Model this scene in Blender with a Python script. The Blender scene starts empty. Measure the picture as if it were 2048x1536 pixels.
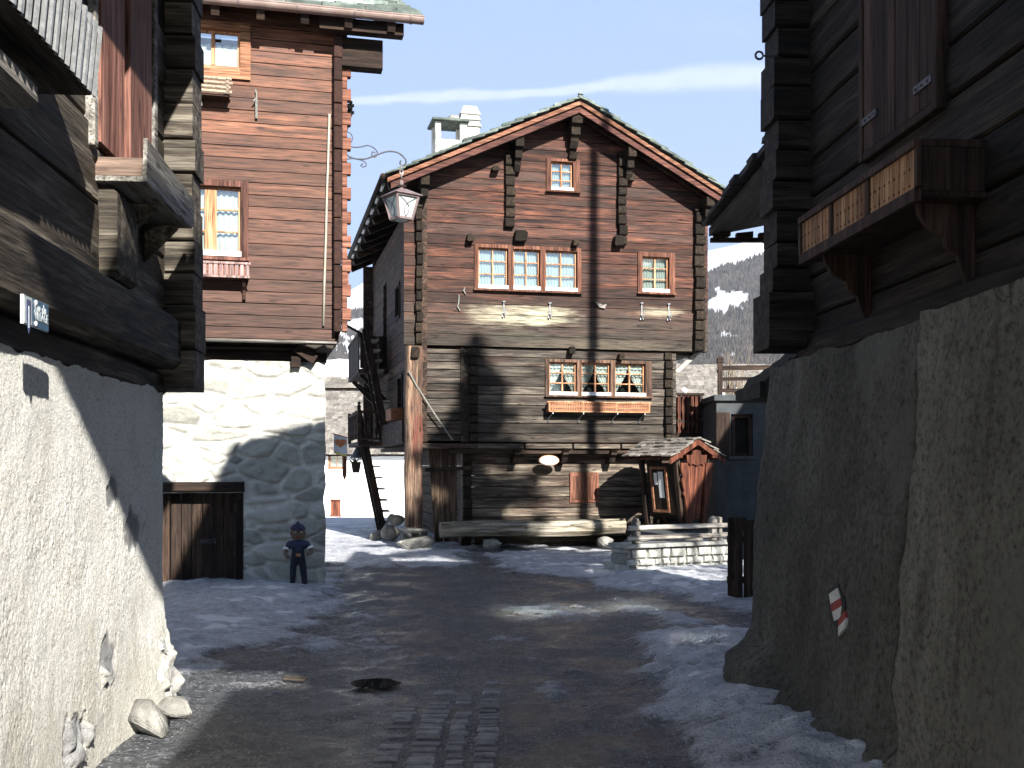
import bpy, bmesh, math, random
from mathutils import Vector, Matrix, noise
R = random.Random(11)
PI = math.pi
C = bpy.context.scene.collection
FPX, CX, HV, CZ = 2160.0, 1024.0, 930.0, 1.65      # focal length, centre column and horizon row of the photograph


def fbm(x, y, z=0.0, o=4):
    s, a, f = 0.0, 1.0, 1.0
    for _ in range(o):
        s += a * noise.noise((x * f, y * f, z * f)); a *= .5; f *= 2.03
    return s


def sstep(a, b, x):
    t = min(1, max(0, (x - a) / (b - a))); return t * t * (3 - 2 * t)


class Frame:
    """A building's own axes: x along the facade, y into the building, z up."""
    def __init__(s, x0, y0, th):
        s.x0, s.y0, s.th = x0, y0, th; s.c, s.s = math.cos(th), math.sin(th)

    def px(s, u, v, y=0.0):                        # pixel -> (x, z) on the local plane y
        dx, dz = (u - CX) / FPX, (HV - v) / FPX
        t = (y - s.s * s.x0 + s.c * s.y0) / (-s.s * dx + s.c)
        return s.c * (t * dx - s.x0) + s.s * (t - s.y0), CZ + t * dz

    def pz(s, u, v, x=0.0):                        # pixel -> (y, z) on the local plane x
        dx, dz = (u - CX) / FPX, (HV - v) / FPX
        t = (x + s.c * s.x0 + s.s * s.y0) / (s.c * dx + s.s)
        return -s.s * (t * dx - s.x0) + s.c * (t - s.y0), CZ + t * dz

    def world(s, x, y, z):
        return (s.x0 + s.c * x - s.s * y, s.y0 + s.s * x + s.c * y, z)


class MB:
    def __init__(s, fn=None):
        s.v, s.f, s.t, s.m, s.fn = [], [], [], [], fn

    def add(s, pts, faces, t=None, m=0):
        b = len(s.v); s.v += [tuple(p) for p in pts]
        if t is None: t = R.random()
        for f in faces:
            s.f.append([i + b for i in f]); s.t.append(t); s.m.append(m)
        return s

    def box(s, x0, x1, y0, y1, z0, z1, t=None, m=0, M=None):
        p = [(x, y, z) for z in (z0, z1) for y in (y0, y1) for x in (x0, x1)]
        if M is not None: p = [M @ Vector(q) for q in p]
        return s.add(p, [(0, 2, 3, 1), (4, 5, 7, 6), (0, 1, 5, 4), (1, 3, 7, 5), (3, 2, 6, 7), (2, 0, 4, 6)], t, m)

    def beam(s, p, q, w, h, t=None, m=0, up=(0, 0, 1)):
        p, q = Vector(p), Vector(q); d = (q - p).normalized(); u = Vector(up)
        if abs(d.dot(u)) > .97: u = Vector((0, 1, 0))
        r = d.cross(u).normalized(); u = r.cross(d).normalized()
        pts = [e + r * a * w / 2 + u * b * h / 2 for e in (p, q) for a, b in ((-1, -1), (1, -1), (1, 1), (-1, 1))]
        return s.add(pts, [(0, 1, 2, 3), (7, 6, 5, 4), (0, 4, 5, 1), (1, 5, 6, 2), (2, 6, 7, 3), (3, 7, 4, 0)], t, m)

    def tube(s, pts, r, n=8, t=None, m=0, cap=True):
        pts = [Vector(p) for p in pts]; k = len(pts); rr = r if isinstance(r, (list, tuple)) else [r] * k
        out, pr = [], None
        for i, p in enumerate(pts):
            d = (pts[min(i + 1, k - 1)] - pts[max(i - 1, 0)]).normalized()
            if pr is None: pr = d.orthogonal().normalized()
            pr = (pr - d * pr.dot(d))
            pr = pr.normalized() if pr.length > 1e-6 else d.orthogonal().normalized()
            b = d.cross(pr)
            out += [p + (pr * math.cos(2 * PI * j / n) + b * math.sin(2 * PI * j / n)) * rr[i] for j in range(n)]
        fs = [(i * n + j, i * n + (j + 1) % n, (i + 1) * n + (j + 1) % n, (i + 1) * n + j) for i in range(k - 1) for j in range(n)]
        if cap: fs += [tuple(range(n))[::-1], tuple((k - 1) * n + j for j in range(n))]
        return s.add(out, fs, t, m)

    def lathe(s, prof, n=16, c=(0, 0, 0), t=None, m=0, rot=0.0, sq=1.0):
        out = [(c[0] + r * math.cos(2 * PI * j / n + rot), c[1] + sq * r * math.sin(2 * PI * j / n + rot), c[2] + z) for r, z in prof for j in range(n)]
        k = len(prof)
        fs = [(i * n + j, i * n + (j + 1) % n, (i + 1) * n + (j + 1) % n, (i + 1) * n + j) for i in range(k - 1) for j in range(n)]
        fs += [tuple(range(n))[::-1], tuple((k - 1) * n + j for j in range(n))]
        return s.add(out, fs, t, m)

    def prism(s, poly, a, b, ax='y', t=None, m=0):
        n = len(poly)
        mk = {'y': lambda p, d: (p[0], d, p[1]), 'x': lambda p, d: (d, p[0], p[1]), 'z': lambda p, d: (p[0], p[1], d)}[ax]
        pts = [mk(p, a) for p in poly] + [mk(p, b) for p in poly]
        fs = [tuple(range(n))[::-1], tuple(range(n, 2 * n))] + [(i, (i + 1) % n, n + (i + 1) % n, n + i) for i in range(n)]
        return s.add(pts, fs, t, m)

    def log(s, a, b, y0, y1, z0, z1, jit=.006, ch=.009, step=.45, t=None, m=0):
        """hewn log along x, outer face at y0, softened outer edges, slightly uneven"""
        if b - a < .02: return s
        k = max(2, int((b - a) / step) + 1); out = []; sd = R.random() * 99
        for i in range(k):
            x = a + (b - a) * i / (k - 1)
            j0, j1, j2 = (noise.noise((x * 1.7, sd, q)) * jit for q in (0, 5, 9))
            ym = y0 + j0
            out += [(x, y1, z0), (x, ym + ch, z0 + .004 + j1 * .4), (x, ym, z0 + ch + j1), (x, ym + j2 * .3, z1 - ch + j2), (x, ym + ch, z1 - .004 + j2 * .4), (x, y1, z1)]
        n = 6
        fs = [(i * n + j, i * n + (j + 1) % n, (i + 1) * n + (j + 1) % n, (i + 1) * n + j) for i in range(k - 1) for j in range(n)]
        fs += [tuple(range(n))[::-1], tuple((k - 1) * n + j for j in range(n))]
        return s.add(out, fs, t, m)

    def build(s, name, mats, parent=None, loc=None, rot=None, smooth=False, bevel=0, uv=None):
        if s.fn: s.v = [s.fn(p) for p in s.v]
        me = bpy.data.meshes.new(name); me.from_pydata(s.v, [], s.f)
        if not isinstance(mats, (list, tuple)): mats = [mats]
        for k in mats: me.materials.append(k)
        me.polygons.foreach_set('material_index', s.m)
        at = me.attributes.new('tint', 'FLOAT', 'FACE'); at.data.foreach_set('value', s.t)
        if smooth: me.polygons.foreach_set('use_smooth', [True] * len(s.f))
        bm = bmesh.new(); bm.from_mesh(me); bmesh.ops.recalc_face_normals(bm, faces=bm.faces); bm.to_mesh(me); bm.free()
        o = bpy.data.objects.new(name, me); C.objects.link(o)
        if parent: o.parent = parent
        if loc: o.location = loc
        if rot: o.rotation_euler = rot
        if bevel:
            b = o.modifiers.new('bevel', 'BEVEL'); b.width = bevel; b.segments = 2; b.limit_method = 'ANGLE'; b.angle_limit = .6
        return o


def tag(o, label=None, cat=None, group=None, kind=None):
    if label: o['label'] = label
    if cat: o['category'] = cat
    if group: o['group'] = group
    if kind: o['kind'] = kind
    return o


def thing(name, label, cat, loc=(0, 0, 0), rz=0.0, group=None):
    o = bpy.data.objects.new(name, None); C.objects.link(o); o.empty_display_size = .2
    o.location = loc; o.rotation_euler = (0, 0, rz)
    return tag(o, label, cat, group)


def copy_tree(o, parent=None):
    c = o.copy(); C.objects.link(c)
    if parent: c.parent = parent
    for ch in list(o.children): copy_tree(ch, c)
    return c


def cut(rect, holes):
    """rectangle (x0,x1,z0,z1) minus holes -> list of rectangles"""
    out = [rect]
    for hx0, hx1, hz0, hz1 in holes:
        nxt = []
        for x0, x1, z0, z1 in out:
            if hx0 >= x1 or hx1 <= x0 or hz0 >= z1 or hz1 <= z0:
                nxt.append((x0, x1, z0, z1)); continue
            if hx0 > x0: nxt.append((x0, hx0, z0, z1))
            if hx1 < x1: nxt.append((hx1, x1, z0, z1))
            a, b = max(x0, hx0), min(x1, hx1)
            if hz0 > z0 + .015: nxt.append((a, b, z0, hz0))
            if hz1 < z1 - .015: nxt.append((a, b, hz1, z1))
        out = nxt
    return out


def courses(z0, z1, h0, h1):
    zs = [z0]
    while zs[-1] < z1 - h1 * 1.2: zs.append(zs[-1] + R.uniform(h0, h1))
    zs.append(z1); return list(zip(zs, zs[1:]))


def log_wall(mb, x0, x1, cs, y0, thick, holes=(), clip=None, jit=.005, ch=.005, gap=.001, m=0):
    for za, zb in cs:
        a, b = x0, x1
        if clip: a, b = clip(zb)
        if b - a < .05: continue
        t = R.random()
        for r in cut((a, b, za + gap, zb - gap), holes):
            mb.log(r[0], r[1], y0 + R.uniform(-.004, .004), y0 + thick, r[2], r[3], jit, ch, t=t, m=m)


def rock(name, mat, parent, loc, size, seed, rot=(0, 0, 0), npt=16, amp=.06):
    """angular broken stone: hull of scattered points, softened and roughened"""
    rr = random.Random(seed); bm = bmesh.new()
    for _ in range(npt):
        v = Vector((rr.gauss(0, 1), rr.gauss(0, 1), rr.gauss(0, 1))).normalized(); bm.verts.new(v * rr.uniform(.82, 1.1))
    h = bmesh.ops.convex_hull(bm, input=bm.verts); bmesh.ops.delete(bm, geom=[g for g in h['geom_interior'] if isinstance(g, bmesh.types.BMVert)], context='VERTS')
    bmesh.ops.bevel(bm, geom=list(bm.edges), offset=.09, segments=2, affect='EDGES', clamp_overlap=True)
    bmesh.ops.triangulate(bm, faces=bm.faces); bmesh.ops.subdivide_edges(bm, edges=bm.edges, cuts=2, use_grid_fill=True)
    for v in bm.verts:
        p = v.co; v.co = p * (1 + amp * fbm(p.x * 2.2 + seed, p.y * 2.2, p.z * 2.2, 5)); v.co = Vector((v.co.x * size[0], v.co.y * size[1], v.co.z * size[2]))
    me = bpy.data.meshes.new(name); bm.to_mesh(me); bm.free(); me.materials.append(mat); me.polygons.foreach_set('use_smooth', [True] * len(me.polygons))
    o = bpy.data.objects.new(name, me); C.objects.link(o); o.location = loc; o.rotation_euler = rot
    if parent: o.parent = parent
    return o


def blob(name, mat, parent, loc, size, seed, amp=.25, sub=3, fr=1.3, rot=(0, 0, 0)):
    bm = bmesh.new(); bmesh.ops.create_icosphere(bm, subdivisions=sub, radius=1)
    for v in bm.verts:
        p = v.co.normalized()
        q = Vector((max(-.8, min(.8, p.x)), max(-.8, min(.8, p.y)), max(-.75, min(.75, p.z)))) * 1.2
        v.co = q * (1 + amp * fbm(p.x * fr + seed, p.y * fr, p.z * fr, 4))
        v.co = Vector((v.co.x * size[0], v.co.y * size[1], v.co.z * size[2]))
    me = bpy.data.meshes.new(name); bm.to_mesh(me); bm.free(); me.materials.append(mat)
    me.polygons.foreach_set('use_smooth', [True] * len(me.polygons))
    o = bpy.data.objects.new(name, me); C.objects.link(o); o.location = loc; o.rotation_euler = rot
    if parent: o.parent = parent
    return o


# ---------------------------------------------------------------- materials
class NT:
    def __init__(s, name):
        s.mat = bpy.data.materials.new(name); s.mat.use_nodes = True
        s.t = s.mat.node_tree; s.t.nodes.clear()
        s.out = s.n('ShaderNodeOutputMaterial')

    def n(s, ty, **kw):
        nd = s.t.nodes.new(ty)
        for k, v in kw.items():
            if k == 'ins':
                for a, b in v.items():
                    if hasattr(b, 'is_output'): s.t.links.new(b, nd.inputs[a])
                    else: nd.inputs[a].default_value = b
            else: setattr(nd, k, v)
        return nd

    def l(s, a, b): s.t.links.new(a, b)

    def coords(s, scale=(1, 1, 1), kind='Object', rot=(0, 0, 0)):
        tc = s.n('ShaderNodeTexCoord')
        return s.n('ShaderNodeMapping', ins={'Vector': tc.outputs[kind], 'Scale': scale, 'Rotation': rot}).outputs[0]

    def noise(s, vec, scale=1.0, det=6, rough=.6, dist=0.0):
        return s.n('ShaderNodeTexNoise', ins={'Vector': vec, 'Scale': scale, 'Detail': det, 'Roughness': rough, 'Distortion': dist}).outputs['Fac']

    def ramp(s, fac, stops, interp='LINEAR'):
        r = s.n('ShaderNodeValToRGB', ins={'Fac': fac}); cr = r.color_ramp; cr.interpolation = interp
        while len(cr.elements) < len(stops): cr.elements.new(.5)
        for e, (p, c) in zip(cr.elements, stops):
            e.position = p; e.color = (c, c, c, 1) if not isinstance(c, (tuple, list)) else (*c[:3], 1)
        return r.outputs[0]

    def mix(s, f, a, b, mode='MIX'):
        m = s.n('ShaderNodeMix', data_type='RGBA', blend_type=mode)
        for i, v in ((0, f), (6, a), (7, b)):
            if hasattr(v, 'is_output'): s.l(v, m.inputs[i])
            else: m.inputs[i].default_value = v if i == 0 else (*v[:3], 1)
        return m.outputs[2]

    def math(s, op, a, b=0.0, c=0.0):
        m = s.n('ShaderNodeMath', operation=op)
        for i, v in enumerate((a, b, c)):
            if hasattr(v, 'is_output'): s.l(v, m.inputs[i])
            else: m.inputs[i].default_value = v
        return m.outputs[0]

    def mr(s, v, a, b, c=0.0, d=1.0):
        return s.n('ShaderNodeMapRange', interpolation_type='SMOOTHSTEP', ins={0: v, 1: a, 2: b, 3: c, 4: d}).outputs[0]

    def attr(s, name): return s.n('ShaderNodeAttribute', attribute_name=name).outputs['Fac']

    def pbsdf(s, col, rough=.8, bump=None, bs=.3, dist=.02, spec=.3, metal=0.0):
        b = s.n('ShaderNodeBsdfPrincipled')
        for k, v in (('Base Color', col), ('Roughness', rough), ('Specular IOR Level', spec), ('Metallic', metal)):
            if hasattr(v, 'is_output'): s.l(v, b.inputs[k])
            else: b.inputs[k].default_value = (*v[:3], 1) if k == 'Base Color' else v
        if bump is not None:
            bp = s.n('ShaderNodeBump', ins={'Height': bump, 'Strength': bs, 'Distance': dist}); s.l(bp.outputs[0], b.inputs['Normal'])
        s.l(b.outputs[0], s.out.inputs[0]); return s.mat


def wood(name, c1, c2, c3, ax='x', patch=None, pamt=(.45, .62), rough=.8, bs=.5, tint=(.65, .75), zband=None, stains=(), knots=True, fine=1.0):
    """weathered timber: grain runs along the given local axis"""
    k = NT(name)
    al = {'x': (.9, 11, 13), 'y': (11, .9, 13), 'z': (11, 11, .8)}[ax]
    fi = {'x': (3, 60, 70), 'y': (60, 3, 70), 'z': (60, 60, 3)}[ax]
    pa = {'x': (.5, 2.2, 3.2), 'y': (2.2, .5, 3.2), 'z': (2.4, 2.4, .5)}[ax]
    ti = k.attr('tint')
    tc = k.n('ShaderNodeTexCoord').outputs['Object']
    sh = k.n('ShaderNodeVectorMath', operation='ADD', ins={0: tc, 1: k.n('ShaderNodeCombineXYZ', ins={0: k.math('MULTIPLY', ti, 7.3), 1: k.math('MULTIPLY', ti, 3.1), 2: k.math('MULTIPLY', ti, 1.7)}).outputs[0]}).outputs[0]
    def mp(sc): return k.n('ShaderNodeMapping', ins={'Vector': sh, 'Scale': sc}).outputs[0]
    g = k.noise(mp(al), 1.0, 9, .68, .4)
    f = k.noise(mp(fi), fine, 4, .6)
    col = k.ramp(g, [(.36, c1), (.5, c2), (.63, c3)])
    if patch:
        p = k.noise(mp(pa), 1.0, 6, .65, .3)
        col = k.mix(k.mr(p, *pamt), col, patch)
    if zband:      # old grey weathering that follows the height on the wall (col, z low, z high)
        zc = k.n('ShaderNodeSeparateXYZ', ins={0: tc}).outputs[2]
        zz = k.math('ADD', zc, k.math('MULTIPLY', k.math('SUBTRACT', k.noise(mp(pa), 1.0, 5, .6), .5), 2.6))
        col = k.mix(k.math('MULTIPLY', k.mr(zz, zband[1], zband[2], 1, 0), .9), col, k.ramp(g, [(.3, [q * .45 for q in zband[0]]), (.6, zband[0]), (.75, [q * 1.5 for q in zband[0]])]))
    for (sx, sz, rx, rz, sc) in stains:      # bleached / washed marks of their own shape
        m = k.n('ShaderNodeMapping', ins={'Vector': tc, 'Location': (-sx / rx, 0, -sz / rz), 'Scale': (1 / rx, 0, 1 / rz)}).outputs[0]
        d = k.n('ShaderNodeVectorMath', operation='LENGTH', ins={0: m}).outputs['Value']
        d = k.math('ADD', d, k.math('MULTIPLY', k.math('SUBTRACT', k.noise(mp(pa), 2.4, 6, .7), .5), 2.2))
        col = k.mix(k.mr(d, .25, 1.05, .85, 0), col, sc)
    if knots:
        kv = {'x': (2.2, 6, 7), 'y': (6, 2.2, 7), 'z': (6, 6, 2.0)}[ax]
        v = k.n('ShaderNodeTexVoronoi', ins={'Vector': mp(kv), 'Scale': 1.0}).outputs['Distance']
        col = k.mix(k.mr(v, .05, .17, .75, 0), col, [q * .35 for q in c1])
    col = k.mix(1.0, col, k.ramp(f, [(.34, .25), (.47, .95), (.66, 1.4)]), 'MULTIPLY')
    tv = k.math('ADD', k.math('MULTIPLY', ti, tint[1]), tint[0])
    col = k.mix(1.0, col, k.n('ShaderNodeCombineXYZ', ins={0: tv, 1: tv, 2: tv}).outputs[0], 'MULTIPLY')
    h = k.math('ADD', k.math('MULTIPLY', f, .5), g)
    return k.pbsdf(col, rough, h, bs, .012, .25)


def stain(name, stops, scale=4, rough=.85, bs=.4, dist=.02, kind='Object', sc3=(1, 1, 1), spec=.3, det=8, metal=0.0, tint=None, bscale=None):
    """general mottled solid material"""
    k = NT(name); v = k.coords(sc3, kind)
    n = k.noise(v, scale, det, .65, .2); col = k.ramp(n, stops)
    if tint:
        tv = k.math('ADD', k.math('MULTIPLY', k.attr('tint'), tint[1]), tint[0])
        col = k.mix(1.0, col, k.n('ShaderNodeCombineXYZ', ins={0: tv, 1: tv, 2: tv}).outputs[0], 'MULTIPLY')
    b = k.noise(v, bscale or scale * 4, 6, .7)
    return k.pbsdf(col, rough, b, bs, dist, spec, metal)


def g3(a, b, c): return [(.25, a), (.5, b), (.75, c)]


M = {}
# main house
STAINS = [(1.95, 4.62, .85, .28, (.36, .33, .24)), (2.75, 4.62, .75, .25, (.42, .40, .29)), (5.3, 4.78, .5, .14, (.30, .26, .19)), (4.0, 4.05, 2.6, .2, (.14, .115, .085)), (2.3, 4.2, .9, .16, (.085, .08, .06))]
M['h_red'] = wood('old_red_larch', (.015, .0088, .0078), (.062, .0275, .020), (.145, .058, .036), 'x', patch=(.047, .029, .024), pamt=(.42, .64), zband=((.080, .066, .054), 3.9, 5.4), stains=STAINS, tint=(.55, .8))
M['h_grey'] = wood('grey_weathered_larch', (.014, .012, .010), (.054, .045, .037), (.115, .097, .078), 'x', patch=(.048, .028, .022), pamt=(.5, .68), tint=(.55, .8))
M['h_low'] = wood('pale_washed_timber', (.024, .019, .015), (.088, .071, .056), (.22, .182, .138), 'x', patch=(.055, .032, .025), pamt=(.5, .66), tint=(.55, .8))
M['h_side'] = wood('shaded_side_larch', (.012, .008, .006), (.04, .025, .018), (.09, .05, .033), 'y', tint=(.55, .8))  # darker larch mix, the side walls' shade put into the colour
M['endgrain'] = stain('dark_end_grain', g3((.008, .006, .005), (.028, .02, .014), (.085, .06, .036)), 22, bs=1.0, dist=.04, tint=(.4, 1.0))
M['dark'] = wood('dark_old_timber', (.007, .005, .004), (.024, .015, .011), (.06, .036, .024), 'x', tint=(.6, .7))
M['dark_y'] = wood('dark_old_timber_deep', (.007, .005, .004), (.024, .015, .011), (.06, .036, .024), 'y', tint=(.6, .7))
M['dark_z'] = wood('dark_old_post', (.007, .005, .004), (.024, .015, .011), (.06, .036, .024), 'z', tint=(.6, .7))
M['post'] = wood('larch_post', (.028, .017, .012), (.092, .060, .042), (.19, .125, .085), 'z', patch=(.095, .035, .024), pamt=(.5, .66))
M['plank_z'] = wood('upright_old_planks', (.014, .009, .006), (.05, .033, .022), (.12, .08, .05), 'z')
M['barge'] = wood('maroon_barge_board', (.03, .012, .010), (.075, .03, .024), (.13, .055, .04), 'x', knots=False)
M['barge_lit'] = wood('sunlit_verge_board', (.07, .028, .016), (.155, .068, .040), (.27, .135, .085), 'x', knots=False)  # upper verge board's sunlit look put into a lighter orange
M['frame'] = wood('red_brown_window_frame', (.05, .021, .013), (.105, .043, .027), (.16, .073, .046), 'z', knots=False, bs=.2)
M['frame_old'] = wood('grey_brown_window_frame', (.035, .022, .015), (.09, .052, .036), (.15, .09, .06), 'z', knots=False, bs=.3)
M['sash'] = wood('honey_pine_sash', (.32, .145, .07), (.46, .235, .125), (.56, .33, .19), 'z', knots=False, bs=.15, tint=(.85, .2))
M['carved'] = wood('orange_carved_board', (.17, .068, .034), (.27, .122, .066), (.37, .19, .11), 'x', knots=False, bs=.2, tint=(.85, .2))
M['redwood'] = wood('red_stained_boards', (.045, .014, .008), (.135, .043, .024), (.23, .085, .046), 'z', bs=.25)
# brown house
M['b_board'] = wood('red_brown_cladding', (.052, .020, .011), (.128, .050, .027), (.19, .080, .045), 'x', patch=(.085, .037, .024), pamt=(.45, .65), rough=.6, bs=.25, tint=(.75, .5), zband=((.074, .038, .028), 3.6, 6.2))
M['b_end'] = wood('orange_log_ends', (.10, .040, .026), (.19, .080, .053), (.27, .125, .085), 'x', bs=.2, tint=(.8, .4), knots=False)
M['b_endgrain'] = stain('stained_end_grain', g3((.014, .007, .005), (.032, .014, .010), (.06, .025, .016)), 18, tint=(.6, .7))
M['b_frame'] = wood('mauve_brown_frame', (.06, .026, .018), (.12, .052, .038), (.17, .08, .06), 'z', knots=False, bs=.2)
M['b_slat'] = wood('mauve_grey_slats', (.13, .08, .075), (.22, .145, .135), (.32, .22, .205), 'z', knots=False, bs=.2)
M['b_dark'] = wood('dark_eave_timber', (.008, .005, .004), (.022, .012, .008), (.045, .025, .016), 'x')
M['door'] = wood('brown_cellar_door', (.012, .008, .006), (.034, .021, .015), (.07, .044, .03), 'z')
M['stick'] = stain('birch_sticks', g3((.10, .07, .05), (.32, .25, .18), (.5, .42, .33)), 30, tint=(.7, .5))
# near houses
M['redwood_shaded'] = wood('shaded_red_boards', (.03, .010, .006), (.075, .026, .015), (.13, .05, .03), 'z', bs=.25)  # red boards mixed darker: the balcony's shade is in the colour
M['l_log'] = wood('grey_hewn_beams', (.017, .014, .011), (.082, .068, .053), (.21, .185, .15), 'y', patch=(.045, .034, .025), pamt=(.45, .65), bs=.9, tint=(.6, .7))
M['l_end'] = wood('grey_log_ends', (.018, .015, .012), (.07, .058, .045), (.17, .15, .12), 'x', bs=.9, tint=(.6, .7))
M['l_grey'] = wood('silver_planks', (.10, .09, .08), (.24, .225, .20), (.42, .40, .37), 'y', bs=.8)
M['l_brown'] = wood('brown_box_board', (.03, .02, .015), (.09, .062, .048), (.17, .12, .095), 'x', bs=.5)
M['l_red'] = wood('salmon_red_shutter', (.09, .036, .025), (.19, .085, .062), (.30, .15, .115), 'z', bs=.3)
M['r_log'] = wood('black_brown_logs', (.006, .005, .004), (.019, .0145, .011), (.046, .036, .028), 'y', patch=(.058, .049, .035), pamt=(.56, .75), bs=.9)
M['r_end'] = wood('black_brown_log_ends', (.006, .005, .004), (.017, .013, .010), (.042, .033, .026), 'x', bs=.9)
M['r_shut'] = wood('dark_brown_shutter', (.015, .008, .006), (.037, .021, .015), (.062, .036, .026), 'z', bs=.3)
M['r_box'] = wood('tan_pierced_boards', (.17, .085, .04), (.29, .155, .075), (.42, .25, .13), 'z', knots=False)
M['grey_rail'] = wood('silver_grey_rail', (.10, .09, .078), (.28, .255, .225), (.46, .43, .39), 'x', bs=.7)
M['grey_post'] = wood('silver_grey_post', (.10, .09, .078), (.28, .255, .225), (.46, .43, .39), 'z', bs=.7)
M['trough'] = wood('bleached_hewn_log', (.10, .085, .06), (.34, .30, .23), (.58, .53, .43), 'x', bs=.8, fine=.6)
# stone, plaster
M['slate'] = stain('green_grey_slate', g3((.05, .065, .058), (.11, .135, .12), (.22, .25, .22)), 5, bs=.6, tint=(.6, .8))
M['slate_old'] = stain('brown_grey_slate', g3((.08, .07, .062), (.18, .163, .145), (.30, .28, .25)), 7, bs=.6, tint=(.65, .6))
M['cobble'] = stain('worn_cobble', g3((.06, .064, .067), (.15, .157, .165), (.29, .30, .315)), 9, rough=.42, bs=.6, tint=(.55, .8))
M['flag'] = stain('dirty_flagstone', g3((.035, .035, .036), (.07, .07, .072), (.12, .12, .125)), 9, rough=.5, bs=.6, tint=(.7, .5))
M['rock'] = stain('grey_field_stone', g3((.09, .088, .08), (.25, .245, .225), (.48, .47, .43)), 5, bs=.9, dist=.04)
M['slate_dark'] = stain('dark_slate', g3((.012, .012, .012), (.028, .028, .027), (.05, .05, .048)), 7, bs=.6)
M['rock_dark2'] = stain('black_broken_stone', g3((.012, .012, .011), (.03, .029, .026), (.06, .058, .05)), 6, bs=.9, dist=.04)
M['rock_dark'] = stain('dark_foot_stone', g3((.05, .048, .042), (.13, .125, .11), (.22, .21, .185)), 5, bs=.9, dist=.04)
M['ashlar'] = stain('pale_wall_stone', g3((.20, .20, .185), (.42, .42, .39), (.62, .62, .58)), 8, bs=.8, dist=.02, tint=(.65, .6))
M['mortar'] = stain('grey_mortar', g3((.2, .2, .185), (.36, .355, .33), (.5, .49, .46)), 14, bs=.6)
M['chimney'] = stain('pale_chimney_render', g3((.30, .28, .24), (.52, .50, .45), (.66, .64, .59)), 5, bs=.7)
M['whitewall'] = stain('white_render', g3((.74, .74, .72), (.82, .82, .80), (.86, .86, .85)), 2.5, bs=.15)
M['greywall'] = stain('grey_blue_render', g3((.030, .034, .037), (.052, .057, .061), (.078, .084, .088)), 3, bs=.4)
M['snow'] = stain('clean_snow', g3((.74, .76, .80), (.82, .84, .87), (.88, .89, .91)), 2.2, rough=.6, bs=.4, dist=.05)
M['white'] = stain('white_paint', g3((.74, .74, .72), (.80, .80, .79), (.83, .83, .82)), 9, rough=.45, bs=.05)
M['iron'] = stain('wrought_iron', g3((.02, .02, .022), (.05, .05, .055), (.10, .10, .11)), 25, rough=.45, spec=.5, bs=.2, metal=.3)
M['iron_grey'] = stain('galvanised_iron', g3((.20, .21, .22), (.36, .37, .38), (.50, .51, .52)), 25, rough=.4, metal=.5, bs=.2)
M['lamp_brown'] = stain('brown_lamp_metal', g3((.10, .07, .065), (.17, .125, .12), (.24, .185, .18)), 12, rough=.4, spec=.5, bs=.1)
M['gutter'] = stain('brown_zinc_gutter', g3((.17, .12, .10), (.25, .18, .155), (.33, .25, .22)), 6, rough=.45, spec=.5, bs=.1)
M['pipe'] = stain('cream_conduit', g3((.24, .22, .17), (.33, .31, .25), (.40, .38, .32)), 8, rough=.5, bs=.1)
M['inside'] = stain('unlit_room', g3((.006, .005, .004), (.012, .010, .009), (.02, .016, .014)), 3)  # near-black, the darkness of unlit hollows put into the colour
M['rope'] = stain('grey_rope', g3((.10, .10, .09), (.2, .2, .18), (.3, .3, .27)), 40)
M['bark'] = stain('dark_bark', g3((.02, .015, .01), (.05, .038, .028), (.10, .08, .06)), 12, bs=1.0)
M['needles'] = stain('dark_needles', g3((.012, .025, .012), (.03, .055, .025), (.05, .085, .04)), 8, tint=(.6, .8))
M['leaf'] = stain('dry_twig', g3((.10, .08, .06), (.2, .16, .12), (.3, .25, .2)), 8)


def flat(name, col, rough=.5, spec=.4):
    k = NT(name); n = k.noise(k.coords(), 14, 4)
    return k.pbsdf(k.mix(n, [q * .88 for q in col], [min(1, q * 1.08) for q in col]), rough, None, spec=spec)


def glass_mat():
    k = NT('window_glass'); fr = k.n('ShaderNodeFresnel', ins={'IOR': 1.52})
    t = k.n('ShaderNodeBsdfTransparent', ins={'Color': (.93, .96, .95, 1)}); g = k.n('ShaderNodeBsdfGlossy', ins={'Roughness': .06, 'Color': (.95, .97, 1, 1)})
    m = k.n('ShaderNodeMixShader', ins={0: k.math('MINIMUM', k.math('MULTIPLY', fr.outputs[0], 3.2), .9)}); k.l(t.outputs[0], m.inputs[1]); k.l(g.outputs[0], m.inputs[2])
    k.l(m.outputs[0], k.out.inputs[0]); return k.mat


def lamp_glass():
    k = NT('frosted_lamp_glass'); n = k.noise(k.coords(), 60, 3)
    d = k.n('ShaderNodeBsdfDiffuse', ins={'Color': k.mix(n, (.62, .70, .68), (.78, .84, .82))}); t = k.n('ShaderNodeBsdfTranslucent', ins={'Color': (.8, .86, .85, 1)})
    m = k.n('ShaderNodeMixShader', ins={0: .35}); k.l(d.outputs[0], m.inputs[1]); k.l(t.outputs[0], m.inputs[2])
    g = k.n('ShaderNodeBsdfGlossy', ins={'Roughness': .15}); m2 = k.n('ShaderNodeMixShader', ins={0: .06}); k.l(m.outputs[0], m2.inputs[1]); k.l(g.outputs[0], m2.inputs[2])
    k.l(m2.outputs[0], k.out.inputs[0]); return k.mat


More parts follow.
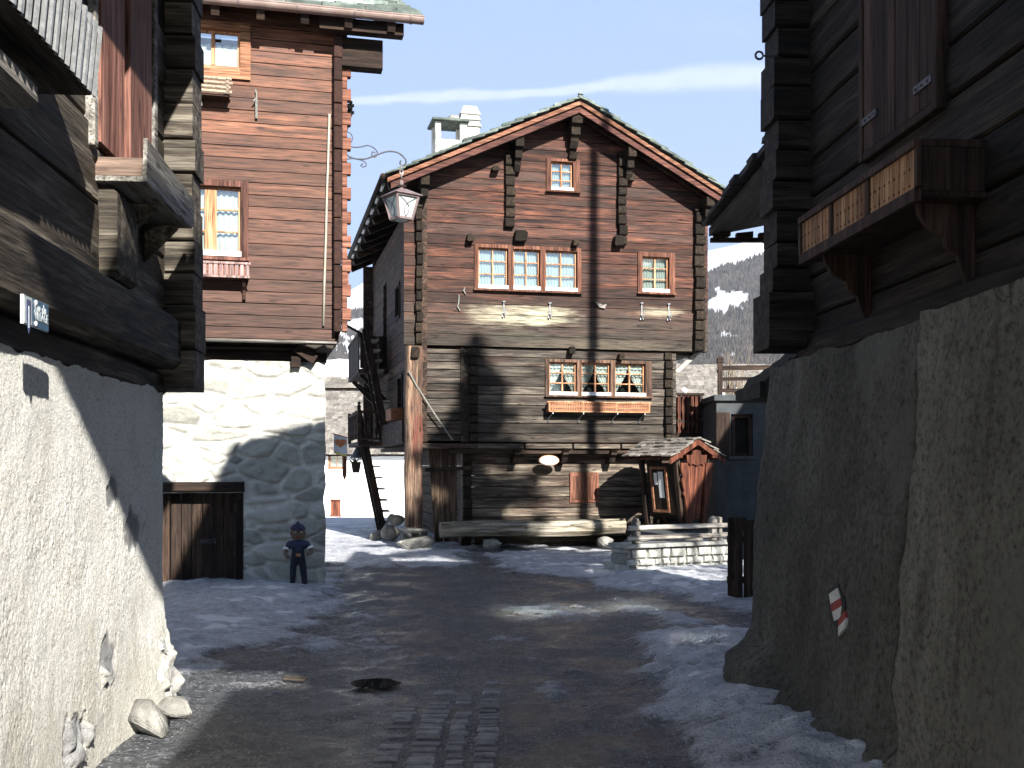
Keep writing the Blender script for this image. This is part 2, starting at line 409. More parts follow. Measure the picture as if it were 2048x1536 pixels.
def lace(name, col, bands, nscal):
    """curtain cloth; u,v from the UV map; rows of openwork at given heights"""
    k = NT(name); uv = k.n('ShaderNodeTexCoord').outputs['UV']; s = k.n('ShaderNodeSeparateXYZ', ins={0: uv}); u, v = s.outputs[0], s.outputs[1]
    c = k.mix(k.noise(uv, 40, 3), [q * .92 for q in col], col)
    sc = k.math('ABSOLUTE', k.math('SINE', k.math('MULTIPLY', u, nscal * PI)))
    for bz, w in bands:
        d = k.math('ABSOLUTE', k.math('SUBTRACT', k.math('ADD', v, k.math('MULTIPLY', sc, w * .8)), bz))
        c = k.mix(k.mr(d, w * .35, w * .6, .8, 0), c, (.09, .11, .12))
    d = k.n('ShaderNodeBsdfDiffuse', ins={'Color': c}); t = k.n('ShaderNodeBsdfTranslucent', ins={'Color': c}); m = k.n('ShaderNodeMixShader', ins={0: .25})
    k.l(d.outputs[0], m.inputs[1]); k.l(t.outputs[0], m.inputs[2]); k.l(m.outputs[0], k.out.inputs[0]); return k.mat


M['glass'] = glass_mat(); M['lampglass'] = lamp_glass()
M['lace_blue'] = lace('pale_blue_net_curtain', (.52, .60, .60), [(.36, .05), (.69, .05)], 14)
M['lace_plain'] = lace('plain_net_curtain', (.56, .62, .60), [], 8)
M['lace_white'] = lace('white_lace_curtain', (.78, .82, .79), [(.31, .025), (.65, .025), (.97, .02)], 22)
M['lace_tied'] = lace('white_tied_curtain', (.82, .86, .83), [], 6)
def grid_uv(name, mat, parent, fn, nu, nv):
    """sheet from fn(u,v)->point with a UV map"""
    vs = [fn(i / nu, j / nv) for j in range(nv + 1) for i in range(nu + 1)]
    fs = [(j * (nu + 1) + i, j * (nu + 1) + i + 1, (j + 1) * (nu + 1) + i + 1, (j + 1) * (nu + 1) + i) for j in range(nv) for i in range(nu)]
    me = bpy.data.meshes.new(name); me.from_pydata(vs, [], fs); me.materials.append(mat)
    uvl = me.uv_layers.new(name='UVMap'); w = nu + 1
    for lp in me.loops:
        uvl.data[lp.index].uv = ((lp.vertex_index % w) / nu, (lp.vertex_index // w) / nv)
    me.polygons.foreach_set('use_smooth', [True] * len(fs))
    o = bpy.data.objects.new(name, me); C.objects.link(o); o.parent = parent
    return o


def window(parent, x0, x1, z0, z1, y, st=(.09, .09, .09, .07), nc=2, nr=3, cur='lace_blue', fm='frame', sm='sash', white=True, sill=.05, midw=.03):
    """x0..z1: outer edge of the casing; st: casing widths left, right, top, bottom"""
    f = MB(); ya, yb = y - .035, y + .17
    a, b, c, d = x0 + st[0], x1 - st[1], z0 + st[3], z1 - st[2]
    if st[0] > 0: f.box(x0, a, ya, yb, z0, z1)
    if st[1] > 0: f.box(b, x1, ya, yb, z0, z1)
    f.box(a, b, ya + .004, yb, d, z1); f.box(a, b, ya + .004, yb, z0, c)
    f.box(x0 - sill * .3, x1 + sill * .3, y - .035 - sill, y - .036, z0 - .012, z0 + .03)
    w = f.build('window', M[fm], parent, bevel=.006)
    s = MB(); ys = y + .045; e = .032
    s.box(a, a + e, ys, ys + .045, c, d); s.box(b - e, b, ys, ys + .045, c, d)
    s.box(a + e, b - e, ys + .002, ys + .043, d - e, d); s.box(a + e, b - e, ys + .002, ys + .043, c, c + e)
    for i in range(1, nc):
        x = a + (b - a) * i / nc; s.box(x - midw / 2, x + midw / 2, ys - .006, ys + .04, c + e, d - e)
    for j in range(1, nr):
        z = c + (d - c) * j / nr
        s.box(a + e, b - e, ys + .004, ys + .038, z - .011, z + .011)
    s.build('sash', M[sm], w, bevel=.004)
    MB().box(a + e, b - e, ys + .02, ys + .026, c + e, d - e).build('pane', M['glass'], w)
    yc = y + .125
    if cur == 'tied':
        hw = (b - a) / 2
        for sgn in (-1, 1):
            ex = (a if sgn < 0 else b)
            def fn(u, v, sgn=sgn, ex=ex):
                t = 1 - v; wd = hw * (1 - .80 * t ** 1.35) + .02 * math.sin(t * 5)
                return (ex - sgn * wd * u, yc + .014 * math.sin(u * 26 + t * 3) + .02 * t, c + (d - c) * v)
            grid_uv('curtain', M['lace_tied'], w, fn, 34, 12)
        grid_uv('valance', M['lace_tied'], w, lambda u, v: (a + (b - a) * u, yc - .03 + .01 * math.sin(u * 40), d - .10 * (1 - v) - .012 * abs(math.sin(u * 5 * PI)) * (1 - v)), 50, 3)
        if True:
            for zf in (.335, .665):
                zt = c + (d - c) * zf
                for sgn in (-1, 1):
                    t = 1 - zf; wd = hw * (1 - .80 * t ** 1.35) - .015; ex = (a if sgn < 0 else b)
                    grid_uv('curtain_frill', M['lace_tied'], w, lambda u, v: (ex - sgn * wd * u, yc - .035 + .008 * math.sin(u * 18), zt - .035 - .014 * abs(math.sin(u * 2.5 * PI)) * (1 - v) + .045 * v), 24, 2)
    elif cur:
        fq = 62 / max(.3, (b - a))
        grid_uv('curtain', M[cur], w, lambda u, v: (a + (b - a) * u, yc + .014 * math.sin(u * (b - a) * fq * (1 + .06 * math.sin(v * 3))) + .006 * math.sin(u * 11 + v * 4), c + (d - c) * v), 70, 10)
    MB().box(a - .02, b + .02, y + .45, y + .47, c - .05, d + .05).build('dark_room_sheet', M['inside'], w)  # near-black sheet stands in for the unlit room
    if white:
        MB().box(a - .005, b + .005, y - .05, y + .04, c - .05, c + .022).build('sill_board', M['white'], w, bevel=.008)
    return (a - .02, b + .02, c - .02, d + .02)


# ================================================================ main chalet
HF = Frame(-2.1, 21.0, math.radians(13))
house = thing('chalet', 'dark red-brown gabled log chalet facing the lane, with three rows of small windows', 'house', (-2.1, 21.0, 0), HF.th)
DEP = 8.8
XL, XR = .25, 6.13                    # outer planes of the side walls
RIDGE_X, RIDGE_Z, EAVE_Z = 3.42, 8.86, 7.12
EL, ER = -.36, 6.66                   # eaves
OV = .52                              # gable overhang towards the lane


def roof_z(x, off=0.0):
    if x < RIDGE_X: return EAVE_Z + (RIDGE_Z - EAVE_Z) * (x - EL) / (RIDGE_X - EL) + off
    return EAVE_Z + (RIDGE_Z - EAVE_Z) * (ER - x) / (ER - RIDGE_X) + off


Z_MID, Z_LOW, Z_BASE = 2.10, 1.93, .18
z_up = HF.px(845, 690, 0)[1]


def gable_clip(zb):
    if zb < roof_z(XL, -.3): return (0.0, 6.33)
    lo, hi = 0.0, 6.33
    f = (zb + .12 - EAVE_Z) / (RIDGE_Z - EAVE_Z)
    return (max(0.0, EL + f * (RIDGE_X - EL)), min(6.33, ER - f * (ER - RIDGE_X)))


def prect(u0, v0, u1, v1, y):       # pixel rectangle -> x0,x1,z0,z1 (mean of the two ends)
    xa, za = HF.px(u0, v0, y); xb, zb = HF.px(u1, v1, y); return xa, xb, zb, za


holes_up = []
# upper row of three windows
xa, zt = HF.px(948, 487, 0); xd, _ = HF.px(1162, 500, 0); zb_ = HF.px(948, 580, 0)[1]
xs = [xa, HF.px(1021, 500)[0], HF.px(1085, 500)[0], xd]
for i in range(3):
    holes_up.append(window(house, xs[i], xs[i + 1], zb_, zt, 0, (.085 if i == 0 else .055, .085 if i == 2 else .055, .075, .085), 2, 3, 'lace_blue'))
xa, zt = HF.px(1275, 503, 0); xd, zb_ = HF.px(1349, 590, 0)
holes_up.append(window(house, xa, xd, zb_, zt, 0, (.10, .125, .10, .085), 2, 3, 'lace_plain'))
xa, zt = HF.px(1092, 316, 0); xd, zb_ = HF.px(1159, 387, 0)
holes_up.append(window(house, xa, xd, zb_, zt, 0, (.10, .14, .06, .07), 2, 3, 'lace_blue'))
mb = MB()
cs_up = courses(z_up, 8.6, .19, .25)
log_wall(mb, 0, 6.33, cs_up, 0, .2, holes_up, lambda zb: gable_clip(zb - .24), jit=.007)
for i_, (x_, y_, z_) in enumerate(mb.v):
    lo_, hi_ = gable_clip(z_); mb.v[i_] = (min(max(x_, lo_), hi_), y_, z_)
mb.build('gable_wall', M['h_red'], house)

# projecting ends of the side walls and partitions
def end_column(x0, x1, za, zb, y0, cs, w=.015, mat='endgrain', name='log_ends', y1=.0):
    m = MB()
    for a, b in cs:
        if b <= za + .05 or a >= zb - .05: continue
        a, b = max(a, za), min(b, zb); j = R.uniform(-w, w); q = R.uniform(-.03, .03)
        m.log(x0 + j, x1 + j, y0 + q, y1 - .012, a + .008, b - .008, .012, .022, .08)
    return m.build(name, M[mat], house)


xl0, xl1 = HF.px(833, 600, -.13)[0], HF.px(845, 600, -.13)[0]
xr0, xr1 = HF.px(1390, 600, -.13)[0], HF.px(1413, 600, -.13)[0]
end_column(xl0, xl1, z_up - .02, roof_z(xl0, -.4), -.13, cs_up)
end_column(xr0 + .02, xr1 - .02, z_up - .02, roof_z(xr1, -.4), -.13, cs_up)
for (u0, u1, v0, v1) in ((1012, 1030, 300, 455), (1238, 1254, 300, 490)):
    a, zt = HF.px(u0, v0, -.12); b, zb_ = HF.px(u1, v1, -.12)
    end_column(a, b, zb_, zt, -.12, courses(zb_, zt, .17, .22), .012)

# middle storey
YM = .07
holes_mid = []
xa, zt = HF.px(1090, 718, YM); xd, _ = HF.px(1303, 720, YM); zb_ = HF.px(1090, 793, YM)[1]
xs = [xa, HF.px(1158, 750, YM)[0], HF.px(1225, 750, YM)[0], xd]
for i in range(3):
    holes_mid.append(window(house, xs[i], xs[i + 1], zb_, zt, YM, (.085 if i == 0 else .05, .14 if i == 2 else .05, .06, .075), 2, 3, 'tied', fm='frame_old'))
xm0 = HF.px(938, 800, YM)[0]; xm1 = HF.px(1352, 800, YM)[0]
cs_mid = courses(Z_MID, z_up - .01, .16, .22)
mb = MB(); log_wall(mb, xm0, xm1, cs_mid, YM, .2, holes_mid, jit=.008, ch=.010)
mb.build('middle_wall', M['h_grey'], house)
a, b = HF.px(941, 800, YM - .1)[0], HF.px(956, 800, YM - .1)[0]
end_column(a, b, Z_MID, z_up - .02, YM - .1, cs_mid, y1=YM)
a, b = HF.px(1332, 800, YM - .1)[0], HF.px(1346, 800, YM - .1)[0]
end_column(a, b, Z_MID, z_up - .02, YM - .1, cs_mid, y1=YM)
# grey boarded bay between post and log wall
mb = MB(); xb0, xb1 = HF.px(843, 790, YM + .02)[0], HF.px(921, 790, YM + .02)[0]
for za, zb in courses(Z_MID + .02, z_up - .05, .13, .17): mb.log(xb0, xb1, YM + .02, YM + .06, za + .003, zb - .003, .006, .008)
mb.box(xb1, xb1 + .06, YM - .01, YM + .08, Z_MID, z_up - .03)
mb.box(xb1 + .06, xm0, YM + .03, YM + .08, Z_MID, z_up - .03)
mb.build('boarded_bay', M['h_grey'], house)
# sill beam with carved corbels
mb = MB()
for (u0, u1) in ((845, 955), (956, 1047), (1051, 1144), (1148, 1240), (1244, 1345)):
    a, z0 = HF.px(u0, 897, YM - .06); b, z1 = HF.px(u1, 887, YM - .06)
    mb.log(a, b, YM - .07, YM + .1, Z_MID - .125, Z_MID - .02, .006, .012)
mb.build('sill_beam', M['h_low'], house)
mb = MB(); mb.log(.9, xm1, YM - .0, YM + .35, Z_LOW - .06, Z_MID - .13, .006, .01); mb.build('floor_beam', M['dark'], house)
for u in (1035, 1132, 1228):
    x = HF.px(u, 900, YM - .1)[0]
    pr = [(YM - .16, Z_MID - .14), (YM - .10, Z_MID - .20), (YM - .12, Z_MID - .24), (YM - .03, Z_MID - .30), (YM + .02, Z_MID - .40), (YM + .3, Z_MID - .42), (YM + .3, Z_MID - .135)]
    k = MB(); k.prism(pr, x - .06, x + .06, 'x'); k.build('corbel', M['dark_y'], house, bevel=.008)

# ground storey, set back
YL = .40
cs_low = courses(Z_BASE, Z_LOW - .05, .17, .24)
mb = MB(); xg0 = HF.px(925, 1000, YL)[0]
log_wall(mb, xg0, 6.0, cs_low, YL, .2, (), jit=.014, ch=.014)
mb.box(xg0 + .3, 5.5, YL + .205, YL + .3, 0, Z_LOW, t=.3)
mb.build('ground_wall', M['h_low'], house)
end_column(xg0 + .02, xg0 + .18, Z_BASE, Z_LOW - .05, YL - .1, cs_low, y1=YL)
# hatch
xa, zt = HF.px(1139, 945, YL); xd, zb_ = HF.px(1197, 1005, YL)
mb = MB(); mb.box(xa, xd, YL - .035, YL + .0, zb_, zt); mb.box(xa + .06, xa + .30, YL - .05, YL - .036, zb_ + .07, zt - .07); mb.box(xd - .20, xd - .05, YL - .05, YL - .036, zb_ + .07, zt - .07)
hatch = mb.build('hatch', M['frame'], house, bevel=.006)
# upright boards under the bay
for (u0, u1, ub0, ub1) in ((856, 880, 869, 886), (881, 897, 888, 901), (898, 913, 902, 915)):
    t0, zt = HF.px(u0, 893, YL - .05); t1, _ = HF.px(u1, 893, YL - .05); b0, zb_ = HF.px(ub0, 1062, YL - .05); b1, _ = HF.px(ub1, 1062, YL - .05)
    yy = YL - .1 + R.uniform(-.03, .03)
    k = MB(); k.add([(t0, yy, zt), (t1, yy, zt), (b1, yy, .12), (b0, yy, .12), (t0, yy + .05, zt), (t1, yy + .05, zt), (b1, yy + .05, .12), (b0, yy + .05, .12)],
                    [(0, 1, 2, 3), (4, 5, 6, 7), (0, 1, 5, 4), (1, 2, 6, 5), (2, 3, 7, 6), (3, 0, 4, 7)])
    k.build('upright_board', M['plank_z'], house, bevel=.012)
a, z0 = HF.px(850, 940, YL - .2); b, z1 = HF.px(945, 936, YL - .2)
MB().beam((a, YL - .2, z0), (b, YL - .17, z1), .06, .07).build('cross_rail', M['dark'], house)

# side walls, back wall, floors
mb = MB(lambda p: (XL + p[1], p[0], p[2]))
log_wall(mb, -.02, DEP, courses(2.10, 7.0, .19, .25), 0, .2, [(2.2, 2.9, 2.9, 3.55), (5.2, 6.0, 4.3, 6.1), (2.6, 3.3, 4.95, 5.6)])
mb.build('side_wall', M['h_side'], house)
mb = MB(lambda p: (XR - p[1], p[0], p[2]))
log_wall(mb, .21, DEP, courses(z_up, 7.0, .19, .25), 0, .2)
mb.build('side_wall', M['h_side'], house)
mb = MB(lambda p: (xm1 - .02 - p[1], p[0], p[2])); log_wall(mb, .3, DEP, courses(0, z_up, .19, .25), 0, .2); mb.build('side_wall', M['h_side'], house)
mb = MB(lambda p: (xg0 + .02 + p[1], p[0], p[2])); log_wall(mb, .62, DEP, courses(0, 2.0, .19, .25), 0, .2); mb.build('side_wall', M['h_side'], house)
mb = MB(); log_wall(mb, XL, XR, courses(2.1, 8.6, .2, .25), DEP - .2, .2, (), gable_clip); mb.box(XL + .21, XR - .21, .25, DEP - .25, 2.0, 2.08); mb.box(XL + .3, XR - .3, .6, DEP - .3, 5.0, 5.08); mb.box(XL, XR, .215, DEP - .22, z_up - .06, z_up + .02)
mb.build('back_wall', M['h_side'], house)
# dark side openings
for (ya, yb, za, zb) in ((2.2, 2.9, 2.9, 3.55), (2.6, 3.3, 4.95, 5.6)):
    k = MB(); k.box(XL - .03, XL + .05, ya - .06, ya, za, zb); k.box(XL - .03, XL + .05, yb, yb + .06, za, zb); k.box(XL - .028, XL + .05, ya, yb, zb, zb + .07); k.box(XL - .028, XL + .05, ya, yb, za - .07, za)
    w = k.build('window', M['dark_z'], house); MB().box(XL + .06, XL + .07, ya, yb, za, zb).build('pane', M['glass'], w); MB().box(XL + .3, XL + .32, ya - .1, yb + .1, za - .1, zb + .1).build('dark_room_sheet', M['inside'], w)
k = MB(); k.box(XL + .08, XL + .12, 5.2, 6.0, 4.3, 6.1); k.build('side_door', M['dark_z'], house)

# roof: boards, slates, verge boards, purlins
rb = MB()
for s in (0, 1):
    e = EL if s == 0 else ER
    n = 9
    for i in range(int((DEP + OV + .4) / .22)):
        y0 = -OV + .06 + i * .22
        rb.add([(e, y0, roof_z(e, -.09)), (RIDGE_X, y0, RIDGE_Z - .09), (RIDGE_X, y0 + .215, RIDGE_Z - .09), (e, y0 + .215, roof_z(e, -.09)),
                (e, y0, roof_z(e, -.05)), (RIDGE_X, y0, RIDGE_Z - .05), (RIDGE_X, y0 + .215, RIDGE_Z - .05), (e, y0 + .215, roof_z(e, -.05))],
               [(0, 1, 2, 3), (4, 5, 6, 7), (0, 1, 5, 4), (1, 2, 6, 5), (2, 3, 7, 6), (3, 0, 4, 7)])
rb.build('roof_boards', M['dark'], house)
rafters = MB()
for i in range(10):
    y0 = -.2 + i * 1.0
    for e in (EL + .04, ER - .04): rafters.beam((e, y0, roof_z(e, -.16)), (RIDGE_X, y0, RIDGE_Z - .16), .12, .13)
rafters.build('rafters', M['dark'], house)


def slate_roof(name, mat, parent, e, r, y0, y1, fz, n, wmin=.28, wmax=.55, th=.028, over=.11, jy=.03, m=0):
    """courses of split stone from eave e to ridge r; fz(x) is the roof plane"""
    k = MB(); sg = 1 if r > e else -1; st = (r - e) / n
    for i in range(n):
        xa = e + st * i - sg * .03; xb = e + st * (i + 1) + sg * over
        if (xb - r) * sg > 0: xb = r + sg * .05
        y = y0 - R.uniform(0, jy)
        while y < y1:
            w = min(R.uniform(wmin, wmax), y1 - y + .01); j = R.uniform(-.035, .035); q = R.uniform(0, .016); t2 = th * R.uniform(.8, 1.35)
            za, zb = fz(xa) + .055 + q, (fz(min(max(xb, min(e, r)), max(e, r)))) + .004 + q * .3
            a = xa + j
            k.add([(a, y, za - .01), (a + R.uniform(-.015, .015), y + w - .008, za - .01), (xb, y + w - .008, zb), (xb, y, zb),
                   (a, y, za + t2 - .01), (a, y + w - .008, za + t2 - .01), (xb, y + w - .008, zb + t2), (xb, y, zb + t2)],
                  [(0, 1, 2, 3), (4, 5, 6, 7), (0, 1, 5, 4), (1, 2, 6, 5), (2, 3, 7, 6), (3, 0, 4, 7)])
            y += w
    return k.build(name, mat, parent)


slate_roof('roof_slates', M['slate'], house, EL - .05, RIDGE_X, -OV - .05, DEP + .45, lambda x: roof_z(x), 15, th=.04)
slate_roof('roof_slates', M['slate'], house, ER + .05, RIDGE_X, -OV - .05, DEP + .45, lambda x: roof_z(x), 13, th=.04)
MB().lathe([(.06, 0), (.06, .02)], 6).build('ridge_stone', M['slate'], house, loc=(RIDGE_X, -OV, RIDGE_Z + .08))
for e in (EL, ER):
    sg = 1 if e < RIDGE_X else -1
    def vb(off0, off1, y0, y1, e2, mat, rz=RIDGE_Z):
        k = MB(); k.add([(e2, y0, roof_z(e2, off0)), (RIDGE_X, y0, rz + off0), (RIDGE_X, y0, rz + off1), (e2, y0, roof_z(e2, off1)),
                         (e2, y1, roof_z(e2, off0)), (RIDGE_X, y1, rz + off0), (RIDGE_X, y1, rz + off1), (e2, y1, roof_z(e2, off1))],
                        [(0, 1, 2, 3), (4, 5, 6, 7), (0, 1, 5, 4), (1, 2, 6, 5), (2, 3, 7, 6), (3, 0, 4, 7)])
        k.build('verge_board', M[mat], house, bevel=.006)
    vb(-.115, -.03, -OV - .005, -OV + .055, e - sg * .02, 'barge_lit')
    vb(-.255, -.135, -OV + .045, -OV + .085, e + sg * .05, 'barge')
    vb(-.135, -.116, -OV + .06, -OV + .1, e, 'dark')
# left eave: white blocks standing in for bright slots between dark brackets
for i in range(9): k = MB(); k.box(EL - .075, EL - .03, -.1 + i * 1.0, -.1 + i * 1.0 + .42, EAVE_Z - .10, EAVE_Z - .035); k.build('bright_eave_slot', M['white'], house)
k = MB(); k.tube([(EL - .11, y, EAVE_Z - .02) for y in (-OV - .03, 2, 5, DEP + .3)], .055, 8); k.build('gutter', M['b_dark'], house, smooth=True)
for x, w, big in ((HF.px(850, 360, -.35)[0], .17, 0), (HF.px(1040, 295, -.4)[0], .17, 1), (RIDGE_X - .03, .22, 2), (HF.px(1265, 300, -.4)[0], .17, 1), (HF.px(1419, 400, -.35)[0], .17, 0)):
    zt = roof_z(x, -.23)
    k = MB(); k.box(x - w / 2, x + w / 2, -OV + .10, .3, zt - .2, zt); k.box(x - w * .42, x + w * .42, -OV + .2, .3, zt - .4, zt - .201)
    if big: k.prism([(-.28, zt - .401), (-.22, zt - .47), (-.24, zt - .5), (-.13, zt - .62), (.05, zt - .70), (.3, zt - .70), (.3, zt - .401)], x - w * .38, x + w * .38, 'x')
    if big == 2: k.prism([(-.18, zt - .701), (-.10, zt - .82), (.05, zt - .88), (.3, zt - .88), (.3, zt - .701)], x - w * .36, x + w * .36, 'x')
    k.build('purlin', M['endgrain'], house, bevel=.012)
# tie-beam stubs through the gable wall
for (u0, v0, u1, v1, y) in ((984, 330, 1001, 342, 0), (1258, 346, 1272, 362, 0), (934, 466, 950, 483, 0), (1030, 459, 1056, 483, 0), (1146, 478, 1160, 492, 0), (1229, 470, 1249, 492, 0), (1138, 692, 1152, 708, YM), (1238, 706, 1250, 720, YM), (822, 692, 840, 716, YM - .1)):
    a, b, z0, z1 = prect(u0, v0, u1, v1, y - .16)
    k = MB(); k.prism([(a, z0 + .02), (a + .03, z0), (b - .02, z0 + .01), (b, z1 - .05), (b - .05, z1), (a + .02, z1 - .01)], y - .18, y + .02, 'y'); k.build('beam_stub', M['endgrain'], house, bevel=.01)
# iron flower-box hooks
def hook(u, v0, v1, y, mat='iron_grey', par=None):
    x, zt = HF.px(u, v0, y - .03); zb = HF.px(u, v1, y - .03)[1]; h = zt - zb
    k = MB(); k.tube([(x, y - .015, zt), (x, y - .02, zb + h * .3), (x - .01, y - .06, zb + h * .1), (x, y - .13, zb + h * .16), (x + .005, y - .15, zb + h * .5)], .011, 6)
    k.tube([(x - .005, y - .02, zb + h * .32), (x - .035, y - .03, zb)], .010, 6); k.tube([(x - .005, y - .02, zb + h * .32), (x + .03, y - .03, zb + h * .02)], .010, 6)
    k.lathe([(0.001, 0), (.035, .004), (.035, .03), (.001, .036)], 8, (x, y - .02, zt - .02)); return k.build('box_hook', M[mat], par or house)
for (u, v0, v1) in ((1008, 603, 634), (1100, 606, 636), (1284, 606, 640), (1338, 608, 641)): hook(u, v0, v1, 0)
for (u, v0, v1) in ((918, 590, 622), (929, 575, 588)):
    x, zt = HF.px(u, v0, -.02); zb = HF.px(u, v1, -.02)[1]
    k = MB(); k.tube([(x, -.03, zt), (x - .01, -.03, (zt + zb) / 2), (x - .03, -.03, zb + .08), (x + .02, -.035, zb)], .014, 6); k.build('shutter_hook', M['rope'], house)
x, z = HF.px(1200, 610, -.03); k = MB(); k.prism([(x - .12, z + .08), (x - .02, z - .05), (x + .1, z - .07), (x + .14, z + .02), (x + .05, z + .0)], -.05, .0, 'y'); k.build('roof_shingle_scrap', M['grey_rail'], house, bevel=.006)
# flower box under the lower windows
yb = YM - .24
xa, zt = HF.px(1098, 803, yb); xd, zb_ = HF.px(1299, 826, yb)
fb = MB(); fb.box(xa, xd, yb, yb + .02, zb_, zt - .02); fb.box(xa, xa + .02, yb + .021, YM - .03, zb_, zt - .02); fb.box(xd - .02, xd, yb + .021, YM - .03, zb_, zt - .02); fb.box(xa + .021, xd - .021, yb + .021, YM - .03, zb_, zb_ + .02)
fbo = fb.build('flower_box', M['carved'], house, bevel=.003)
k = MB(); k.box(xa - .04, xd + .05, yb - .015, yb + .03, zt - .019, zt + .008); k.box(xa - .0, xd + .0, yb - .012, yb - .001, zb_ + .001, zb_ + .02)
for i in range(4): q = xa + (xd - xa) * i / 3; k.box(q - .012, q + .012, yb - .010, yb - .001, zb_ + .021, zt - .02)
k.build('box_rim', M['sash'], fbo, bevel=.003)
k = MB(); n = 42
for i in range(n):
    if i % 14 == 0: continue
    q = xa + (xd - xa) * i / n
    for f in (.32, .68):
        zz = zb_ + (zt - zb_) * f; k.box(q - .008, q + .008, yb - .002, yb + .004, zz - .014, zz + .014)
k.build('pierced_pattern', M['inside'], fbo)
for f in (.04, .34, .68, .955):
    x = xa + (xd - xa) * f
    k = MB(); k.tube([(x, yb + .0, zb_ - .012), (x - .005, yb - .012, zb_ - .03), (x - .02, yb + .1, zb_ - .07), (x - .045, YM - .03, zb_ - .14), (x - .05, YM - .02, zb_ - .2), (x - .03, YM - .05, zb_ - .17)], .011, 6)
    k.build('box_bracket', M['iron_grey'], fbo)
# oval sign, plain white
x, z = HF.px(1097, 921, YL - .28); k = MB(lambda p: (p[0], p[2], p[1]))
prof = [(.001, -.03), (.19, -.03), (.205, -.012), (.205, .012), (.19, .02), (.001, .02)]
sgn = thing('oval_sign', 'blank white oval sign hung under the chalet floor beam', 'sign', HF.world(x, YL - .3, z), HF.th)
k.lathe(prof, 32, sq=.47); k.build('sign_panel', M['white'], sgn, smooth=False)
k = MB(lambda p: (p[0], p[2], p[1])); k.tube([(.205 * math.cos(a), .0985 * math.sin(a), -.012) for a in [2 * PI * i / 40 for i in range(41)]], .011, 6); k.build('rim', M['sash'], sgn)
k = MB(); k.tube([(-.1, 0, .08), (-.1, .1, .2)], .006, 5); k.tube([(.1, 0, .08), (.1, .1, .2)], .006, 5); k.build('hanger', M['iron'], sgn)

# corner post on its stone foot
xp0, _ = HF.px(812, 900, -.12); xp1, _ = HF.px(846, 900, -.12); xp = (xp0 + xp1) / 2; pw = (xp1 - xp0) / 2
k = MB(); n = 12
for i in range(n):
    pass
pts = [(xp + .01 * math.sin(i * 1.3), -.12 + pw + .008 * math.sin(i * 2.1), .42 + (z_up - .45) * i / n) for i in range(n + 1)]
sec = [(-1, -.7), (-.7, -1), (.7, -1), (1, -.7), (1, .7), (.7, 1), (-.7, 1), (-1, .7)]
vv = [(p[0] + pw * a * (1 - .004 * i), p[1] + pw * b, p[2]) for i, p in enumerate(pts) for a, b in sec]
k.add(vv, [(i * 8 + j, i * 8 + (j + 1) % 8, (i + 1) * 8 + (j + 1) % 8, (i + 1) * 8 + j) for i in range(n) for j in range(8)] + [tuple(range(8)), tuple(n * 8 + j for j in range(8))])
k.build('corner_post', M['post'], house)
xs0, _ = HF.px(842, 1060, -.1)
rock('post_foot', M['rock'], house, (xp + .05, -.02, .13), (.44, .36, .22), 33, (0, 0, .3), 20, .12)
rock('foot_slab', M['rock'], house, (xp + .03, -.02, .385), (.36, .34, .075), 77, (0, .04, .8), 22, .08)
# slack cable across the bay
a = HF.px(817, 742, -.16); b = HF.px(832, 770, -.13); c_ = HF.px(905, 880, -.02)
MB().tube([(a[0], -.16, a[1]), (b[0], -.14, b[1]), ((b[0] + c_[0]) / 2, -.08, (b[1] + c_[1]) / 2 - .02), (c_[0], -.02, c_[1])], .016, 6).build('slack_cable', M['rope'], house)

# left flank: upper gallery, landing, two steep stairs
k = MB()
gx0, gx1 = -.46, XL - .005
for i in range(14):
    y0 = 4.9 + i * .22; k.box(gx0, gx0 + .03, y0, y0 + .21, 3.95, 4.72)
k.box(gx0 - .02, gx0 + .05, 4.86, 8.0, 4.72, 4.8); k.box(gx0, gx1, 4.86, 8.0, 3.84, 3.94)
for i in range(3): k.box(gx0 + .035 + i * .22, gx0 + .035 + i * .22 + .2, 4.86, 4.89, 3.95, 4.72)
k.beam((gx0 + .1, 5.4, 3.84), (XL, 5.4, 3.2), .1, .1); k.beam((gx0 + .1, 7.6, 3.84), (XL, 7.6, 3.2), .1, .1)
k.build('gallery', M['dark_z'], house)
ld = MB(); ld.box(-.50, XL - .005, 4.5, 7.4, 2.1, 2.2); ld.box(-.52, -.44, 4.46, 4.54, 2.2, 2.98); ld.box(-.52, -.44, 7.3, 7.38, 2.2, 2.98); ld.box(-.51, -.45, 4.54, 7.3, 2.86, 2.92); ld.box(-.44, .2, 4.47, 4.53, 2.86, 2.92); ld.box(-.44, .2, 4.47, 4.53, 2.24, 2.29)
ldo = ld.build('landing', M['dark_y'], house)
for (x, y) in [(-.33 + i * .13, 4.5) for i in range(4)] + [(-.48, 4.75 + i * .2) for i in range(13)]:
    k = MB(); k.lathe([(.02, 0), (.02, .08), (.035, .12), (.045, .2), (.02, .3), (.035, .38), (.045, .44), (.02, .53), (.02, .6)], 8, (x, y, 2.27)); k.build('baluster', M['dark_z'], ldo)
MB().lathe([(.035, 0), (.055, .05), (.02, .08), (.045, .12), (.001, .17)], 8, (-.48, 4.5, 2.98)).build('finial', M['dark_z'], ldo)
